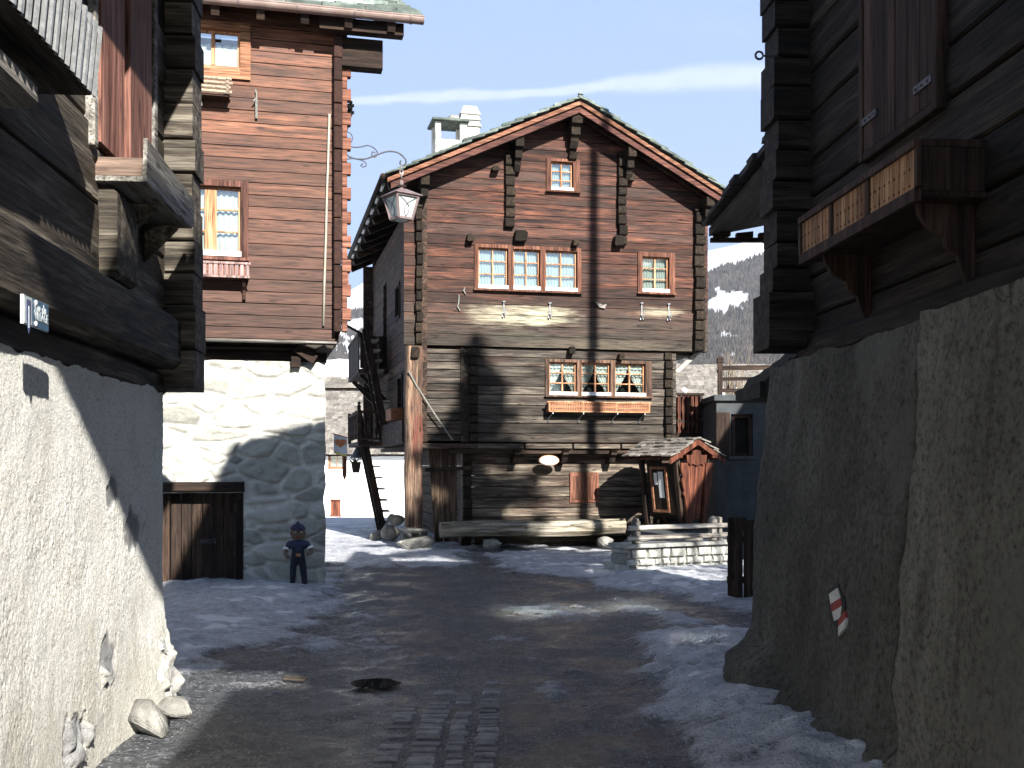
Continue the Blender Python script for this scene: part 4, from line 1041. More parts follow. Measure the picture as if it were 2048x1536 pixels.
k = MB(); k.lathe([(.001, .03), (.018, .02), (.022, 0), (.012, -.02), (.001, -.025)], 10, (0, -.095, .75)); k.build('nose', skinc, hd).parent = st
for sx in (-1, 1):
    k = MB(); k.lathe([(.001, -.014), (.012, -.008), (.014, .0), (.012, .008), (.001, .014)], 10, (sx * .034, -.078, .778)); k.build('eye', M['white'], st)
    k = MB(); k.lathe([(.001, -.007), (.006, 0), (.001, .007)], 8, (sx * .032, -.09, .778)); k.build('pupil', navy, st)
    blob('ear', skinc, st, (sx * .088, 0, .757), (.014, .022, .028), 4, .05, 2)
k = MB(); k.tube([(-.04, -.076, .722), (0, -.088, .712), (.04, -.076, .722)], .007, 6); k.build('mouth', flat('red_paint', (.3, .04, .03)), st)
blob('hair', flat('straw_hair', (.10, .06, .025), .7), st, (0, .025, .765), (.09, .075, .085), 6, .08, 3)
k = MB(); k.lathe([(.092, .80), (.098, .815), (.094, .835), (.07, .865), (.03, .885), (.001, .89)], 18); k.lathe([(.001, .885), (.02, .893), (.02, .905), (.001, .915)], 10); k.prism([(-.07, -.07), (-.05, -.125), (0, -.145), (.05, -.125), (.07, -.07)], .805, .817, 'z'); k.build('cap', flat('cap_paint', (.02, .018, .055), .6), st)
k = MB(); k.prism([(-.10, .035), (.13, .035), (.10, .1), (.045, .14), (.025, .36), (-.005, .36), (-.01, .14)], .04, .07, 'y'); k.prism([(-.14, -.09), (.15, -.09), (.15, .1), (-.14, .1)], -.02, .035, 'z'); k.build('base', M['iron_grey'], st, bevel=.006)
k = MB(); k.box(-.03, .03, -.085, -.07, .46, .50); k.build('belt_buckle', M['sash'], st)
# ================================================================ near left house
LF = Frame(-2.43, 7.6, math.atan2(.089, 1))
left = thing('plastered_timber_house', 'near left house: sunlit cream roughcast wall under heavy grey hewn beams', 'house', (-2.43, 7.6, 0), LF.th)
lmap = lambda p: (-p[1], p[0], p[2])          # canonical (along, depth, z) -> local


def roughcast():
    k = NT('cream_roughcast'); v = k.coords(); b = k.attr('bare')
    n = k.noise(v, 3, 6, .6); f = k.noise(v, 55, 5, .7)
    col = k.ramp(n, [(.3, (.76, .74, .67)), (.5, (.84, .83, .77)), (.7, (.88, .875, .83))])
    col = k.mix(1.0, col, k.ramp(f, [(.32, .45), (.47, .97), (.65, 1.06)]), 'MULTIPLY')
    zz = k.n('ShaderNodeSeparateXYZ', ins={0: k.n('ShaderNodeTexCoord').outputs['Object']}).outputs[2]; dn = k.noise(k.coords((1, 2.2, .7)), 1.7, 7, .7)
    col = k.mix(k.math('MULTIPLY', k.mr(k.math('ADD', zz, k.math('MULTIPLY', dn, -1.1)), -.35, .35, 1, 0), .45), col, (.36, .33, .26))
    col = k.mix(k.mr(dn, .56, .74, 0, .35), col, (.52, .48, .38))
    st = k.noise(k.coords((1, 1.3, .8)), 9, 8, .7)
    col = k.mix(b, col, k.ramp(st, [(.3, (.20, .20, .20)), (.55, (.36, .36, .36)), (.75, (.50, .50, .49))]))
    return k.pbsdf(col, .95, k.noise(v, 75, 5, .7), 1.0, .02, .1)


M['roughcast'] = roughcast()


def wall_grid(name, mat, parent, y0, y1, ny, zf, nz, xf, attrs=None):
    vs = []; at = {a: [] for a in (attrs or {})}
    for j in range(nz + 1):
        for i in range(ny + 1):
            y = y0 + (y1 - y0) * i / ny; za, zb = zf(y); z = za + (zb - za) * j / nz
            vs.append((xf(y, z), y, z))
            for a in at: at[a].append(attrs[a](y, z))
    fs = [(j * (ny + 1) + i, j * (ny + 1) + i + 1, (j + 1) * (ny + 1) + i + 1, (j + 1) * (ny + 1) + i) for j in range(nz) for i in range(ny)]
    me = bpy.data.meshes.new(name); me.from_pydata(vs, [], fs); me.materials.append(mat); me.polygons.foreach_set('use_smooth', [True] * len(fs))
    for a in at: q = me.attributes.new(a, 'FLOAT', 'POINT'); q.data.foreach_set('value', at[a])
    bm = bmesh.new(); bm.from_mesh(me); bmesh.ops.recalc_face_normals(bm, faces=bm.faces); bm.to_mesh(me); bm.free()
    o = bpy.data.objects.new(name, me); C.objects.link(o); o.parent = parent; return o


def lp_(u, v, x=0.0): return LF.pz(u, v, x)
scars = [(lp_(216, 1320), .17, .17), (lp_(152, 1480), .22, .16), (lp_(225, 985), .15, .09), (lp_(266, 1060), .25, .13), (lp_(315, 1290), .1, .05)]
def l_bare(y, z):
    m = 0.0
    for (cy, cz), ry, rz in scars:
        d = math.hypot((y - cy) / ry, (z - cz) / rz) + .45 * fbm(y * 9, z * 6, 2, 3); m = max(m, 1 - sstep(.75, 1.0, d))
    d = (y + .62 - .25 * z * 2) + .25 * fbm(y * 3, z * 3, 5, 3)          # eroded masonry towards the foot of the corner
    m = max(m, sstep(-.05, .12, d) * (1 - sstep(.25, .55, z + .2 * fbm(y * 4, z * 4, 1))) * .6)
    return min(1, m)
def l_surf(y, z):
    b = l_bare(y, z); edge = -.05 * sstep(-.12, 0, y) - .03 * sstep(-.05, 0, y)
    q = .55 + .75 * sstep(-.35, .35, fbm(y * 1.7, z * 1.3, 11, 3)); r = q * (.0042 * noise.noise((y * 48, z * 48, 1)) + .0030 * noise.noise((y * 90, z * 90, 4))) + .004 * fbm(y * 6, z * 5, 4, 2)
    return .013 * fbm(y * 1.0, z * 1.0, 3, 2) + edge + r * (1 - .8 * b) - .012 * b + .11 * (1 - sstep(0, .75, z)) * sstep(-1.4, -.1, y) + sstep(.04, .3, b) * sstep(.62, .42, z) * (.042 * sstep(.05, .45, (lambda q: q[0][1] - q[0][0])(noise.voronoi((y * 4.6, z * 5.2, 3)))) + .03 * fbm(y * 9, z * 9, 2, 3))
def l_top(y): return (-.2, 2.16 + .035 * fbm(y * 3, 2, 1, 3) - .0)
wall_grid('plaster_wall', M['roughcast'], left, -3.6, 0, 290, l_top, 180, l_surf, {'bare': l_bare})
wall_grid('plaster_wall', M['roughcast'], left, -13, -3.6, 60, l_top, 20, lambda y, z: .02 * fbm(y, z), {'bare': lambda y, z: 0.0})
k = MB(); k.box(-6, -.14, -13, -.05, -.2, 2.12, t=.5); k.build('wall_core', M['chimney'], left)
# end of the wall at the corner (turns away from the lane)
k = MB(); vs = []
for j in range(41):
    z = -.2 + 2.34 * j / 40; x0 = l_surf(0, z)
    for i in range(4): vs.append((x0 - i * .4 * 1.0, .004 + .02 * i, z))
k.add(vs, [(j * 4 + i, j * 4 + i + 1, (j + 1) * 4 + i + 1, (j + 1) * 4 + i) for j in range(40) for i in range(3)]); k.build('corner_return', M['chimney'], left, smooth=True)
for i, (u, v, s, r) in enumerate(((380, 1432, (.16, .17, .13), .3), (318, 1480, (.13, .18, .13), 1.2), (300, 1530, (.15, .2, .12), 3), (352, 1392, (.10, .13, .07), 1.9))):
    y, z = LF.pz(u, v, .10); rock('exposed_stone', M['rock'], left, (.06 if v > 1420 else .0, y, z), s, 50 + i, (.2 * i, .1, r))
rock('corner_block', M['rock'], left, (.12, -1.0, .10), (.16, .2, .14), 91, (.05, .05, .35), 13, .08)
rock('exposed_stone', M['rock'], left, (.16, -.55, .05), (.14, .16, .10), 93, (.05, .05, .9))
# timbers above the plaster
k = MB(lmap)
k.log(-13, -.02, -.0, .3, 2.13, 2.30, .02, .03); k.build('sill_timber', M['l_log'], left)
k = MB(lmap); k.log(-13, .06, -.115, .3, 2.31, 2.68, .022, .045, step=.3); k.build('carrying_beam', M['l_log'], left)
yb0, zb0 = LF.pz(190, 300, .02); yb1 = LF.pz(307, 300, .02)[0]; zbt = 4.75
cs = courses(2.69, 5.6, .34, .42)
k = MB(lmap); log_wall(k, -13, .0, cs, -.0, .25, [(yb0, yb1, 3.40, zbt)], jit=.02, ch=.014, gap=.004); k.build('beam_wall', M['l_log'], left)
k = MB()
zz = 2.16; bounds = [HVv for HVv in (780, 700, 610, 545, 480, 412, 345, 276, 205, 135, 67, 0, -70, -140)]
zs = [CZ + (HV - b) * 7.55 / FPX for b in bounds]
xw0, xw1 = -.02, LF.px(390, 400, 0)[0]
for i, (za, zb) in enumerate(zip(zs, zs[1:])):
    w = .012 * math.sin(i * 2.3) + (.015 if i < 3 else 0)
    k.log(xw0 - .4, xw1 + w, -.06 + R.uniform(-.02, .015) - (.05 if i < 2 else 0), .26, za + .003, zb - .003, .012, .014, .07)
k.build('corner_log_ends', M['l_end'], left)
# salmon shutters in a deep frame
k = MB(lmap); k.box(yb0, yb1, .06, .14, 3.40, zbt, t=.2); wn = k.build('loft_window', M['b_dark'], left)
ym = LF.pz(255, 250, .03)[0]
for (a, b) in ((yb0 + .02, ym - .01), (ym + .01, yb1 - .03)):
    k = MB(lmap); c = .06
    k.add([(a, .05, 3.42), (a + c, -.03, 3.42), (b - c, -.03, 3.42), (b, .05, 3.42), (a, .05, zbt - .02), (a + c, -.03, zbt - .02), (b - c, -.03, zbt - .02), (b, .05, zbt - .02)],
          [(0, 1, 5, 4), (1, 2, 6, 5), (2, 3, 7, 6), (0, 3, 2, 1), (4, 5, 6, 7)]); k.build('shutter', M['l_red'], wn)
k = MB(lmap); k.box(yb0 - .07, yb0, -.04, .1, 3.36, zbt); k.build('window_post', M['l_grey'], wn, bevel=.01); k = MB(lmap); k.box(yb1, yb1 + .08, -.03, .1, 3.36, zbt); k.build('window_post', M['l_grey'], wn, bevel=.01)
# open plank window box
yn, zn = LF.pz(190, 350, .0); yo, zo = LF.pz(285, 352, .28); yf, zf = LF.pz(378, 472, .26)
zb = zn
k = MB(lmap); k.box(yn, yf, -.28, -.0, zb - .03, zb); wb = k.build('window_box', M['l_grey'], left, bevel=.004)
k = MB(lmap); k.box(yn, yn + .025, -.265, -.0, zb + .001, zb + .10); k.build('end_board', M['l_brown'], wb)
k = MB(lmap); n = 14; vs = []
for i in range(n + 1):
    f = i / n; y = yn - .02 + (yf - yn + .06) * f; top = zb + .20 - .03 * f + .012 * noise.noise((y * 6, 1, 1)); bot = zb - .035 + (.05 * max(0, noise.noise((y * 14, 3, 3))) if f > .45 else 0)
    for d, z in ((-.30, bot), (-.305, top), (-.283, top), (-.278, bot)): vs.append((y, d + .02, z))
k.add(vs, [(i * 4 + j, i * 4 + (j + 1) % 4, i * 4 + 4 + (j + 1) % 4, i * 4 + 4 + j) for i in range(n) for j in range(4)] + [(0, 1, 2, 3), (n * 4, n * 4 + 1, n * 4 + 2, n * 4 + 3)]); k.build('front_board', M['l_grey'], wb)
for y in (yn + .5, yf - .12):
    k = MB(lmap); k.prism([(0, zb - .031), (-.22, zb - .031), (-.21, zb - .06), (-.02, zb - .26), (0, zb - .28)], y, y + .03, 'x'); k.build('box_bracket', M['l_log'], wb, bevel=.004)
k = MB(lmap); k.log(LF.pz(196, 430, 0)[0], LF.pz(240, 480, 0)[0], -.10, 0, 2.69, zb - .05, .02, .03, step=.1); k.build('standing_timber', M['l_end'], left)
# ribbed metal-fronted box further back along the wall
yq, zq = LF.pz(186, 178, .27)
k = MB(lmap); k.box(yq - 2.2, yq, -.26, 0, zq - .03, zq); k.box(yq - .03, yq, -.26, 0, zq + .001, zq + .26); rbx = k.build('gallery_box', M['l_log'], left)
k = MB(lmap); n = 150; vs = []
for i in range(n + 1):
    y = yq - 2.2 + 2.22 * i / n; d = -.275 + .012 * math.cos(i * PI / 2.6)
    vs += [(y, d, zq - .035 + .006 * math.cos(i * PI / 2.6)), (y, d - .03, zq + .28)]
k.add(vs, [(i * 2, i * 2 + 2, i * 2 + 3, i * 2 + 1) for i in range(n)]); so = k.build('ribbed_front', M['iron_grey'], rbx)
m = so.modifiers.new('solid', 'SOLIDIFY'); m.thickness = .006
k = MB(lmap); y, z = LF.pz(38, 190, .12); k.log(y - .6, y, -.2, 0, z - .06, z + .06, .015, .03); k.build('beam_stub', M['l_grey'], left)
# eave above the frame of the picture
k = MB(lmap); k.add([(-13, -.62, 5.2), (.35, -.62, 5.2), (.35, 3.0, 7.3), (-13, 3.0, 7.3), (-13, -.62, 5.38), (.35, -.62, 5.38), (.35, 3.0, 7.48), (-13, 3.0, 7.48)], [(0, 1, 2, 3), (4, 5, 6, 7), (0, 1, 5, 4), (1, 2, 6, 5), (2, 3, 7, 6), (3, 0, 4, 7)]); k.build('roof', M['slate'], left)
k = MB(lmap); log_wall(k, -13, -.0, cs, .26, 4, ()); k.build('timber_core', M['b_dark'], left)

# street name plate
y0, zt = LF.pz(50, 588, .15); y1, zt1 = LF.pz(100, 600, .15); zb = LF.pz(50, 647, .15)[1]
W_, H_ = y1 - y0, zt - zb
sg = thing('street_sign', 'blue and white street name plate screwed to the hewn beam', 'street sign', LF.world(.145, y0, zb), LF.th)
k = MB(); k.box(-.012, 0, 0, W_, 0, H_, t=.5); k.build('plate', flat('sign_blue', (.018, .075, .15), .3), sg, bevel=.003)
k = MB(); k.box(.0005, .002, .004, W_ * .30, .004, H_ - .004); k.box(-.013, .001, -.003, .003, 0.0, H_); k.build('white_band', flat('sign_grey_white', (.40, .44, .45), .3), sg)
k = MB(); c_ = W_ * .165; s_ = W_ * .085; zc_ = H_ * .40
k.prism([(c_ - s_, zc_ + .055), (c_ + s_, zc_ + .055), (c_ + s_, zc_ - .02), (c_ + s_ * .6, zc_ - .06), (c_, zc_ - .085), (c_ - s_ * .6, zc_ - .06), (c_ - s_, zc_ - .02)], .0022, .0034, 'x'); k.build('shield', flat('shield_blue', (.05, .07, .17), .3), sg)
k = MB(); k.box(.0036, .0044, c_ - s_ * .25, c_ + s_ * .25, zc_ - .06, zc_ + .03); k.build('shield_bar', flat('shield_pale', (.5, .55, .58)), sg)
k = MB()
for i in range(3): k.box(.0022, .0032, c_ - s_, c_ + s_, H_ * (.72 + .07 * i), H_ * (.745 + .07 * i))
k.build('band_lettering', flat('band_grey', (.30, .34, .36)), sg)
for txt, zz, sz in (('Rue du', H_ * .56, .062), ('VILLAGE', H_ * .28, .058)):
    cu = bpy.data.curves.new('lettering', 'FONT'); cu.body = txt; cu.size = sz; cu.extrude = .001; cu.align_x = 'LEFT'
    tmp = bpy.data.objects.new('lettering', cu); C.objects.link(tmp); bpy.context.view_layer.update(); me_ = bpy.data.meshes.new_from_object(tmp); bpy.data.objects.remove(tmp); o = bpy.data.objects.new('lettering', me_); C.objects.link(o); o.parent = sg; o.location = (.002, W_ * .40, zz); o.rotation_euler = (PI / 2, 0, PI / 2); o.data.materials.append(flat('sign_letter', (.36, .40, .42), .4))
    bpy.context.view_layer.update(); d = o.dimensions.x
    if d > 0: o.scale = (min(1.0, W_ * .55 / d) if txt == 'VILLAGE' else min(.8, W_ * .5 / d), 1, 1)
for zz in (H_ * .87, H_ * .14):
    k = MB(lambda p: (p[2], p[1], p[0])); k.lathe([(.012, 0), (.010, .005), (.001, .007)], 10); k.build('screw', M['white'], sg, loc=(.001, W_ * .45, zz))

# ================================================================ near right house
RF = Frame(1.97, 8.0, math.atan2(.067, 1))
right = thing('shaded_timber_house', 'near right house in shade: stained grey plaster wall below black log walls', 'house', (1.97, 8.0, 0), RF.th)
rmap = lambda p: (p[1], p[0], p[2])


def stained_plaster():
    k = NT('stained_plaster'); v = k.coords(); b = k.attr('old')
    n = k.noise(k.coords((1, 1, .55)), 1.6, 8, .65, .4); f = k.noise(v, 26, 6, .75); s = k.noise(k.coords((1, 5, .5)), 1.5, 6, .6)
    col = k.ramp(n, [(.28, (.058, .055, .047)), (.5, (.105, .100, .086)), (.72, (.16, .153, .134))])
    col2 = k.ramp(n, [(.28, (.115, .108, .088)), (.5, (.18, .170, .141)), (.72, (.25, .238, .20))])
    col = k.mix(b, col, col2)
    col = k.mix(k.mr(s, .52, .72, 0, .55), col, (.07, .064, .05))
    col = k.mix(1.0, col, k.ramp(f, [(.32, .30), (.46, .92), (.64, 1.32)]), 'MULTIPLY')
    sp = k.n('ShaderNodeTexVoronoi', ins={'Vector': k.coords((1, 1, .6)), 'Scale': 24.0}).outputs['Distance']
    col = k.mix(k.math('MULTIPLY', k.mr(sp, .06, .2, .75, 0), b), col, (.035, .03, .022))
    col = k.mix(k.math('MULTIPLY', k.attr('crk'), .85), col, (.012, .011, .009))
    cr = k.n('ShaderNodeTexVoronoi', feature='DISTANCE_TO_EDGE', ins={'Vector': k.n('ShaderNodeVectorMath', operation='ADD', ins={0: k.coords((.9, .9, .45)), 1: k.n('ShaderNodeVectorMath', operation='SCALE', ins={0: k.n('ShaderNodeTexNoise', ins={'Vector': v, 'Scale': 3.0, 'Detail': 5.0}).outputs['Color'], 3: .5}).outputs[0]}).outputs[0], 'Scale': 1.0}).outputs['Distance']
    col = k.mix(k.math('MULTIPLY', k.mr(cr, .0, .006, .7, 0), k.mr(s, .42, .55)), col, (.02, .018, .014))
    pt = k.noise(k.coords((1, 1, .7)), .9, 4, .5); col = k.mix(k.mr(pt, .56, .60, 0, .45), col, (.165, .16, .14))
    return k.pbsdf(col, .95, k.math('ADD', k.noise(v, 40, 8, .75), k.math('MULTIPLY', n, .6)), .8, .03, .1)


M['rplaster'] = stained_plaster()
ycr = RF.pz(1884, 900, 0)[0]
def crack(z): return ycr + .035 * fbm(z * 2.5, 3, 1, 4) - .09 * (1 - sstep(.35, .6, z))
def flare(y, z): return -.09 - .19 * max(0, 1 - max(0, z) / 2.35) ** .85
def r_surf(y, z):
    d = crack(z) - y
    e = .05 * sstep(-.10, 0, y)
    foot = -(.13 + .07 * sstep(-1.2, -.4, y) + .06 * fbm(y * 2.1, z * 3, 6, 3)) * (1 - sstep(.10 + .16 * sstep(-1.1, -.4, y), .26 + .2 * sstep(-1.1, -.4, y), z + .13 * fbm(y * 2.6, z * 2, 4, 3))) - .03 * sstep(-1.0, -.3, y) * (1 - sstep(.0, .25, z + .12 * fbm(y * 4, z * 2, 9)))
    return flare(y, z) + .03 * fbm(y * 1.3, z * 1.3, 7, 4) + .008 * fbm(y * 7, z * 7, 1, 3) - .022 * sstep(-.01, .05, d + .03 * fbm(z * 7, y * 7, 2, 3)) + .03 * math.exp(-(d / .012) ** 2) + e + foot
def r_top(y): return (-.2, (2.37 if y > crack(2.3) else 2.41) + .03 * fbm(y * 2.2, 8, 1, 3) - .02 * sstep(-.8, 0, y))
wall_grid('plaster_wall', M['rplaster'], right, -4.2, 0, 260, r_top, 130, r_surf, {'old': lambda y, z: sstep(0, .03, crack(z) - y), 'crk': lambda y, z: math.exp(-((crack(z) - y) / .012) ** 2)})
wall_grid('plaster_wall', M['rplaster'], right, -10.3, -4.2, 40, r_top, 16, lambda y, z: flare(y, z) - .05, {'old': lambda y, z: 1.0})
k = MB(); k.box(.08, 3.9, -10.3, -.03, -.2, 2.33); k.build('wall_core', M['rplaster'], right)
k = MB(); vs = []
for j in range(41):
    z = -.2 + 2.55 * j / 40; x0 = r_surf(0, z)
    for i in range(4): vs.append((x0 + i * .3, .004 + .02 * i, z))
k.add(vs, [(j * 4 + i, j * 4 + i + 1, (j + 1) * 4 + i + 1, (j + 1) * 4 + i) for j in range(40) for i in range(3)]); k.build('corner_return', M['rplaster'], right, smooth=True)
for (u, v, s, sd) in ((1455, 1405, (.10, .16, .12), 1), (1445, 1470, (.12, .2, .14), 2), (1500, 1520, (.14, .22, .12), 3), (1560, 1500, (.08, .2, .16), 4)):
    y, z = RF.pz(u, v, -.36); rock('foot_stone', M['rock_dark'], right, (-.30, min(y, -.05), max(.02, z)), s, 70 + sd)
# logs
XT = .2
ys0 = RF.pz(1742, 300, XT)[0]; ys1 = RF.pz(1884, 240, XT)[0]; zs0 = RF.pz(1745, 305, XT)[1]
cs = courses(2.40, 7.9, .27, .34)
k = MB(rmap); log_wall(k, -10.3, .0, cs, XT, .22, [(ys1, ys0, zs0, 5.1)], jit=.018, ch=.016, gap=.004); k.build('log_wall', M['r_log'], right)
k = MB(rmap); k.log(-10.3, .02, XT - .05, XT + .2, 2.40, 2.62, .03, .05); k.build('sill_log', M['r_log'], right)
k = MB(); zb_ = [CZ + (HV - b) * 7.9 / FPX for b in (700, 585, 535, 485, 420, 360, 300, 240, 172, 115, 55, 0, -60, -130, -200, -280)]
xa, xb = RF.px(1549, 300, -.1)[0], RF.px(1626, 300, -.1)[0]
for i, (za, zb) in enumerate(zip(zb_, zb_[1:])):
    k.log(xa - (.07 if i == 0 else .02 * math.sin(i * 1.9)), xb + .3, -.12 + R.uniform(-.02, .02) - (.08 if i == 0 else 0), .2, za + .003, zb - .003, .012, .016, .07)
k.build('corner_log_ends', M['r_end'], right)
# shutter pair
k = MB(rmap); k.box(ys1 - .06, ys1, XT - .06, XT + .1, zs0 - .05, 5.1); k.box(ys0, ys0 + .06, XT - .06, XT + .1, zs0 - .05, 5.1); k.box(ys1, ys0, XT - .055, XT + .1, zs0 - .05, zs0); wn = k.build('shuttered_window', M['r_shut'], right, bevel=.008)
ysm = RF.pz(1806, 270, XT)[0]
for a, b, hy in ((ys1 + .005, ysm - .004, ys1), (ysm + .004, ys0 - .005, ys0)):
    k = MB(rmap); n = 3
    for i in range(n): k.box(a + (b - a) * i / n, a + (b - a) * (i + 1) / n - .004, XT - .05, XT - .02, zs0 + .003, 5.09)
    sh = k.build('shutter', M['r_shut'], wn, bevel=.004)
    s = 1 if hy == ys1 else -1; zz = RF.pz(1855 if s > 0 else 1766, 178 if s > 0 else 228, XT)[1]
    k = MB(rmap); k.box(min(hy, hy + s * .22), max(hy, hy + s * .22), XT - .062, XT - .0505, zz - .022, zz + .022)
    for q in (.05, .12, .19): k.box(hy + s * q - .006, hy + s * q + .006, XT - .068, XT - .0625, zz - .006, zz + .006)
    k.build('hinge_strap', M['iron'], sh)
# flower box with pierced boards
yn, zn = RF.pz(1975, 395, XT); yo, zo = RF.pz(1830, 395, XT - .36); yf, zf = RF.pz(1600, 525, XT - .36)
zb = zn; zt = RF.pz(1822, 285, XT - .36)[1]
XF = XT - .36
k = MB(rmap); k.box(yn, yf, XF + .03, XT, zb - .0, zb + .03); k.box(yn, yf, XF - .01, XF + .028, zb - .02, zb + .045); k.box(yn, yf, XF - .015, XF + .03, zt - .04, zt)
for f in (0, .36, .68, 1.0): y = yn + (yf - yn) * f; k.box(y - .02, y + .02, XF - .006, XF + .022, zb + .046, zt - .041)
k.box(yn - .0, yn + .03, XF + .031, XT, zt - .035, zt + .005); k.box(yn + .002, yn + .028, XF + .031, XT - .01, zb + .031, zt - .036)
bx = k.build('flower_box', M['r_shut'], right, bevel=.004)
k = MB(rmap); n = 27
for i in range(n):
    a = yn + .03 + (yf - yn - .06) * i / n; w = (yf - yn - .06) / n
    if any(abs((a + w / 2 - yn) / (yf - yn) - f) < .025 for f in (.36, .68)): continue
    prof = [(0, 0), (w * .92, 0), (w * .92, .1), (w * .72, .14), (w * .92, .18), (w * .92, .5), (w * .72, .55), (w * .92, .6), (w * .92, 1), (0, 1), (0, .6), (w * .2, .55), (0, .5), (0, .18), (w * .2, .14), (0, .1)]
    h0, h1 = zb + .046, zt - .041
    k.prism([(a + p[0], h0 + (h1 - h0) * p[1]) for p in prof], XF + .004, XF + .014, 'y')
k.build('pierced_board', M['r_box'], bx)
MB(rmap).box(yn + .03, yf - .03, XF + .06, XF + .07, zb + .046, zt - .05).build('box_liner', M['inside'], bx)
for y in (yn + .12, yf - .28):
    k = MB(rmap); k.prism([(XT, zb - .001), (XF + .06, zb - .001), (XF + .07, zb - .06), (XF + .12, zb - .13), (XF + .20, zb - .17), (XF + .21, zb - .22), (XF + .27, zb - .26), (XF + .31, zb - .38), (XT - .03, zb - .44), (XT, zb - .44)], y, y + .04, 'x')
    # prism along canonical x (wall direction)
    k.build('carved_bracket', M['r_shut'], bx, bevel=.004)
# iron ring hook on the corner
x, z = RF.px(1548, 112, -.1); k = MB(); x2, z2 = RF.px(1526, 111, -.1); rr = .028
k.tube([(x + .05, -.1, z), (x2 + .02, -.1, z)] + [(x2 - .0 - rr + rr * math.cos(a), -.1, z2 + rr * math.sin(a)) for a in [(-.1 + 5.9 * j / 12) for j in range(13)]], .0085, 6); k.build('ring_hook', M['iron'], right)
# painted trail mark
def mk(pts, name, mat, off):
    P = []
    for u, v in pts:
        x = -.15
        for _ in range(4): y, z = RF.pz(u, v, x); x = r_surf(y, z) - off
        P.append((x, y, z))
    k = MB(); n = len(P); k.add(P + [(p[0] + .03, p[1], p[2]) for p in P], [tuple(range(n)), tuple(range(n, 2 * n))] + [(i, (i + 1) % n, n + (i + 1) % n, n + i) for i in range(n)]); return k
wht, red, blk = flat('trail_white', (.52, .52, .47), .8), flat('trail_red', (.26, .045, .035), .8), flat('trail_black', (.02, .02, .018), .8)
tm = mk([(1655, 1182), (1675, 1166), (1690, 1206), (1684, 1252), (1672, 1256), (1660, 1240)], '', blk, .010).build('trail_mark', blk, right)
for mat, pl in ((wht, [(1658, 1188), (1674, 1176), (1680, 1196), (1661, 1208)]), (red, [(1661, 1208), (1680, 1196), (1683, 1212), (1664, 1224)]), (wht, [(1664, 1224), (1683, 1212), (1680, 1236), (1668, 1242)]),
                (red, [(1676, 1240), (1688, 1222), (1692, 1236), (1676, 1254)]), (wht, [(1676, 1254), (1692, 1236), (1688, 1256), (1677, 1272)])):
    mk(pl, '', mat, .014).build('painted_stripe', mat, tm)
# lumpy end of the footing wall behind the corner
k = MB(); vs = []
for a in range(13):
    f = a / 12; h = 2.62 - .32 * f + .06 * fbm(f * 5, 3, 2, 3); x = .42 - .42 * f
    vs += [(x, .45, 2.18), (x + .02 * fbm(f * 4, 1), .45 - .03 * fbm(f * 6, 7), h), (x, 1.15, h - .03), (x, 1.15, 2.18)]
k.add(vs, [(a * 4 + b, a * 4 + (b + 1) % 4, a * 4 + 4 + (b + 1) % 4, a * 4 + 4 + b) for a in range(12) for b in range(4)] + [(0, 1, 2, 3), (48, 49, 50, 51)]); k.build('broken_masonry', M['rock_dark2'], right)
k = MB(); k.box(.5, 1.6, .3, 1.6, -.2, 2.4); k.build('rear_footing', M['rplaster'], right)
k = MB(); k.box(-.36, 3.4, -12.7, -10.31, -.2, 6.7); k.build('shade_block', M['r_log'], right)  # unseen block added to keep sun off the lane's foreground
# gable roof, ridge across the lane (all above the frame)
k = MB(); pr = [(8.5, 5.75), (6.0, 7.6), (2.8, 9.15), (-3.0, 7.5)]; P = []
for dz_ in (0, .22):
    for Yw, zw in pr:
        xl = RF.c * (1.15 - RF.x0) + RF.s * (Yw - RF.y0); yl = -RF.s * (1.15 - RF.x0) + RF.c * (Yw - RF.y0); P += [(xl, yl, zw + dz_), (3.6, yl, zw + dz_)]
for i in range(3):
    a = i * 2; k.add([P[j] for j in (a, a + 1, a + 3, a + 2, a + 8, a + 9, a + 11, a + 10)], [(0, 1, 2, 3), (4, 5, 6, 7), (0, 1, 5, 4), (1, 2, 6, 5), (2, 3, 7, 6), (3, 0, 4, 7)])
k.build('roof', M['slate'], right)
k = MB(); k.prism([(-10.3, 2.35), (-.02, 2.35), (-.02, 6.05), (-2.0, 7.5), (-5.2, 9.05), (-10.3, 7.62)], XT + .23, 3.3, 'x'); k.build('timber_core', M['r_log'], right)
# ================================================================ low shed roof behind the near right house
sh = thing('roofed_shed', 'black shed with a low slate eave jutting out beside the chalet', 'shed', (0, 0, 0))
k = MB(); k.add([(2.37, 9.0, 4.40), (2.37, 13.0, 4.40), (4.3, 13.0, 4.78), (4.3, 9.0, 4.78), (2.37, 9.0, 4.50), (2.37, 13.0, 4.50), (4.3, 13.0, 4.88), (4.3, 9.0, 4.88)], [(0, 1, 2, 3), (4, 5, 6, 7), (0, 1, 5, 4), (1, 2, 6, 5), (2, 3, 7, 6), (3, 0, 4, 7)]); k.build('roof_boards', M['r_log'], sh)
slate_roof('roof_slates', M['slate_dark'], sh, 2.30, 4.3, 8.9, 13.08, lambda x: 4.5 + (x - 2.37) * .197, 5, th=.045)
k = MB()
for i in range(7): x = 2.42 + i * .27; k.prism([(x, 4.43), (x + .2, 4.45), (x + .2, 4.40 - .02 * (i % 2)), (x + .1, 4.36 - .03 * (i % 3)), (x, 4.37)], 12.93, 13.02, 'y')
k.build('ragged_eave', M['dark'], sh)
k = MB(); k.beam((2.37, 12.9, 4.335), (4.2, 12.9, 4.335), .07, .05); k.beam((3.1, 12.9, 4.33), (3.1, 12.9, 4.12), .06, .06); k.build('eave_pole', M['dark_z'], sh)
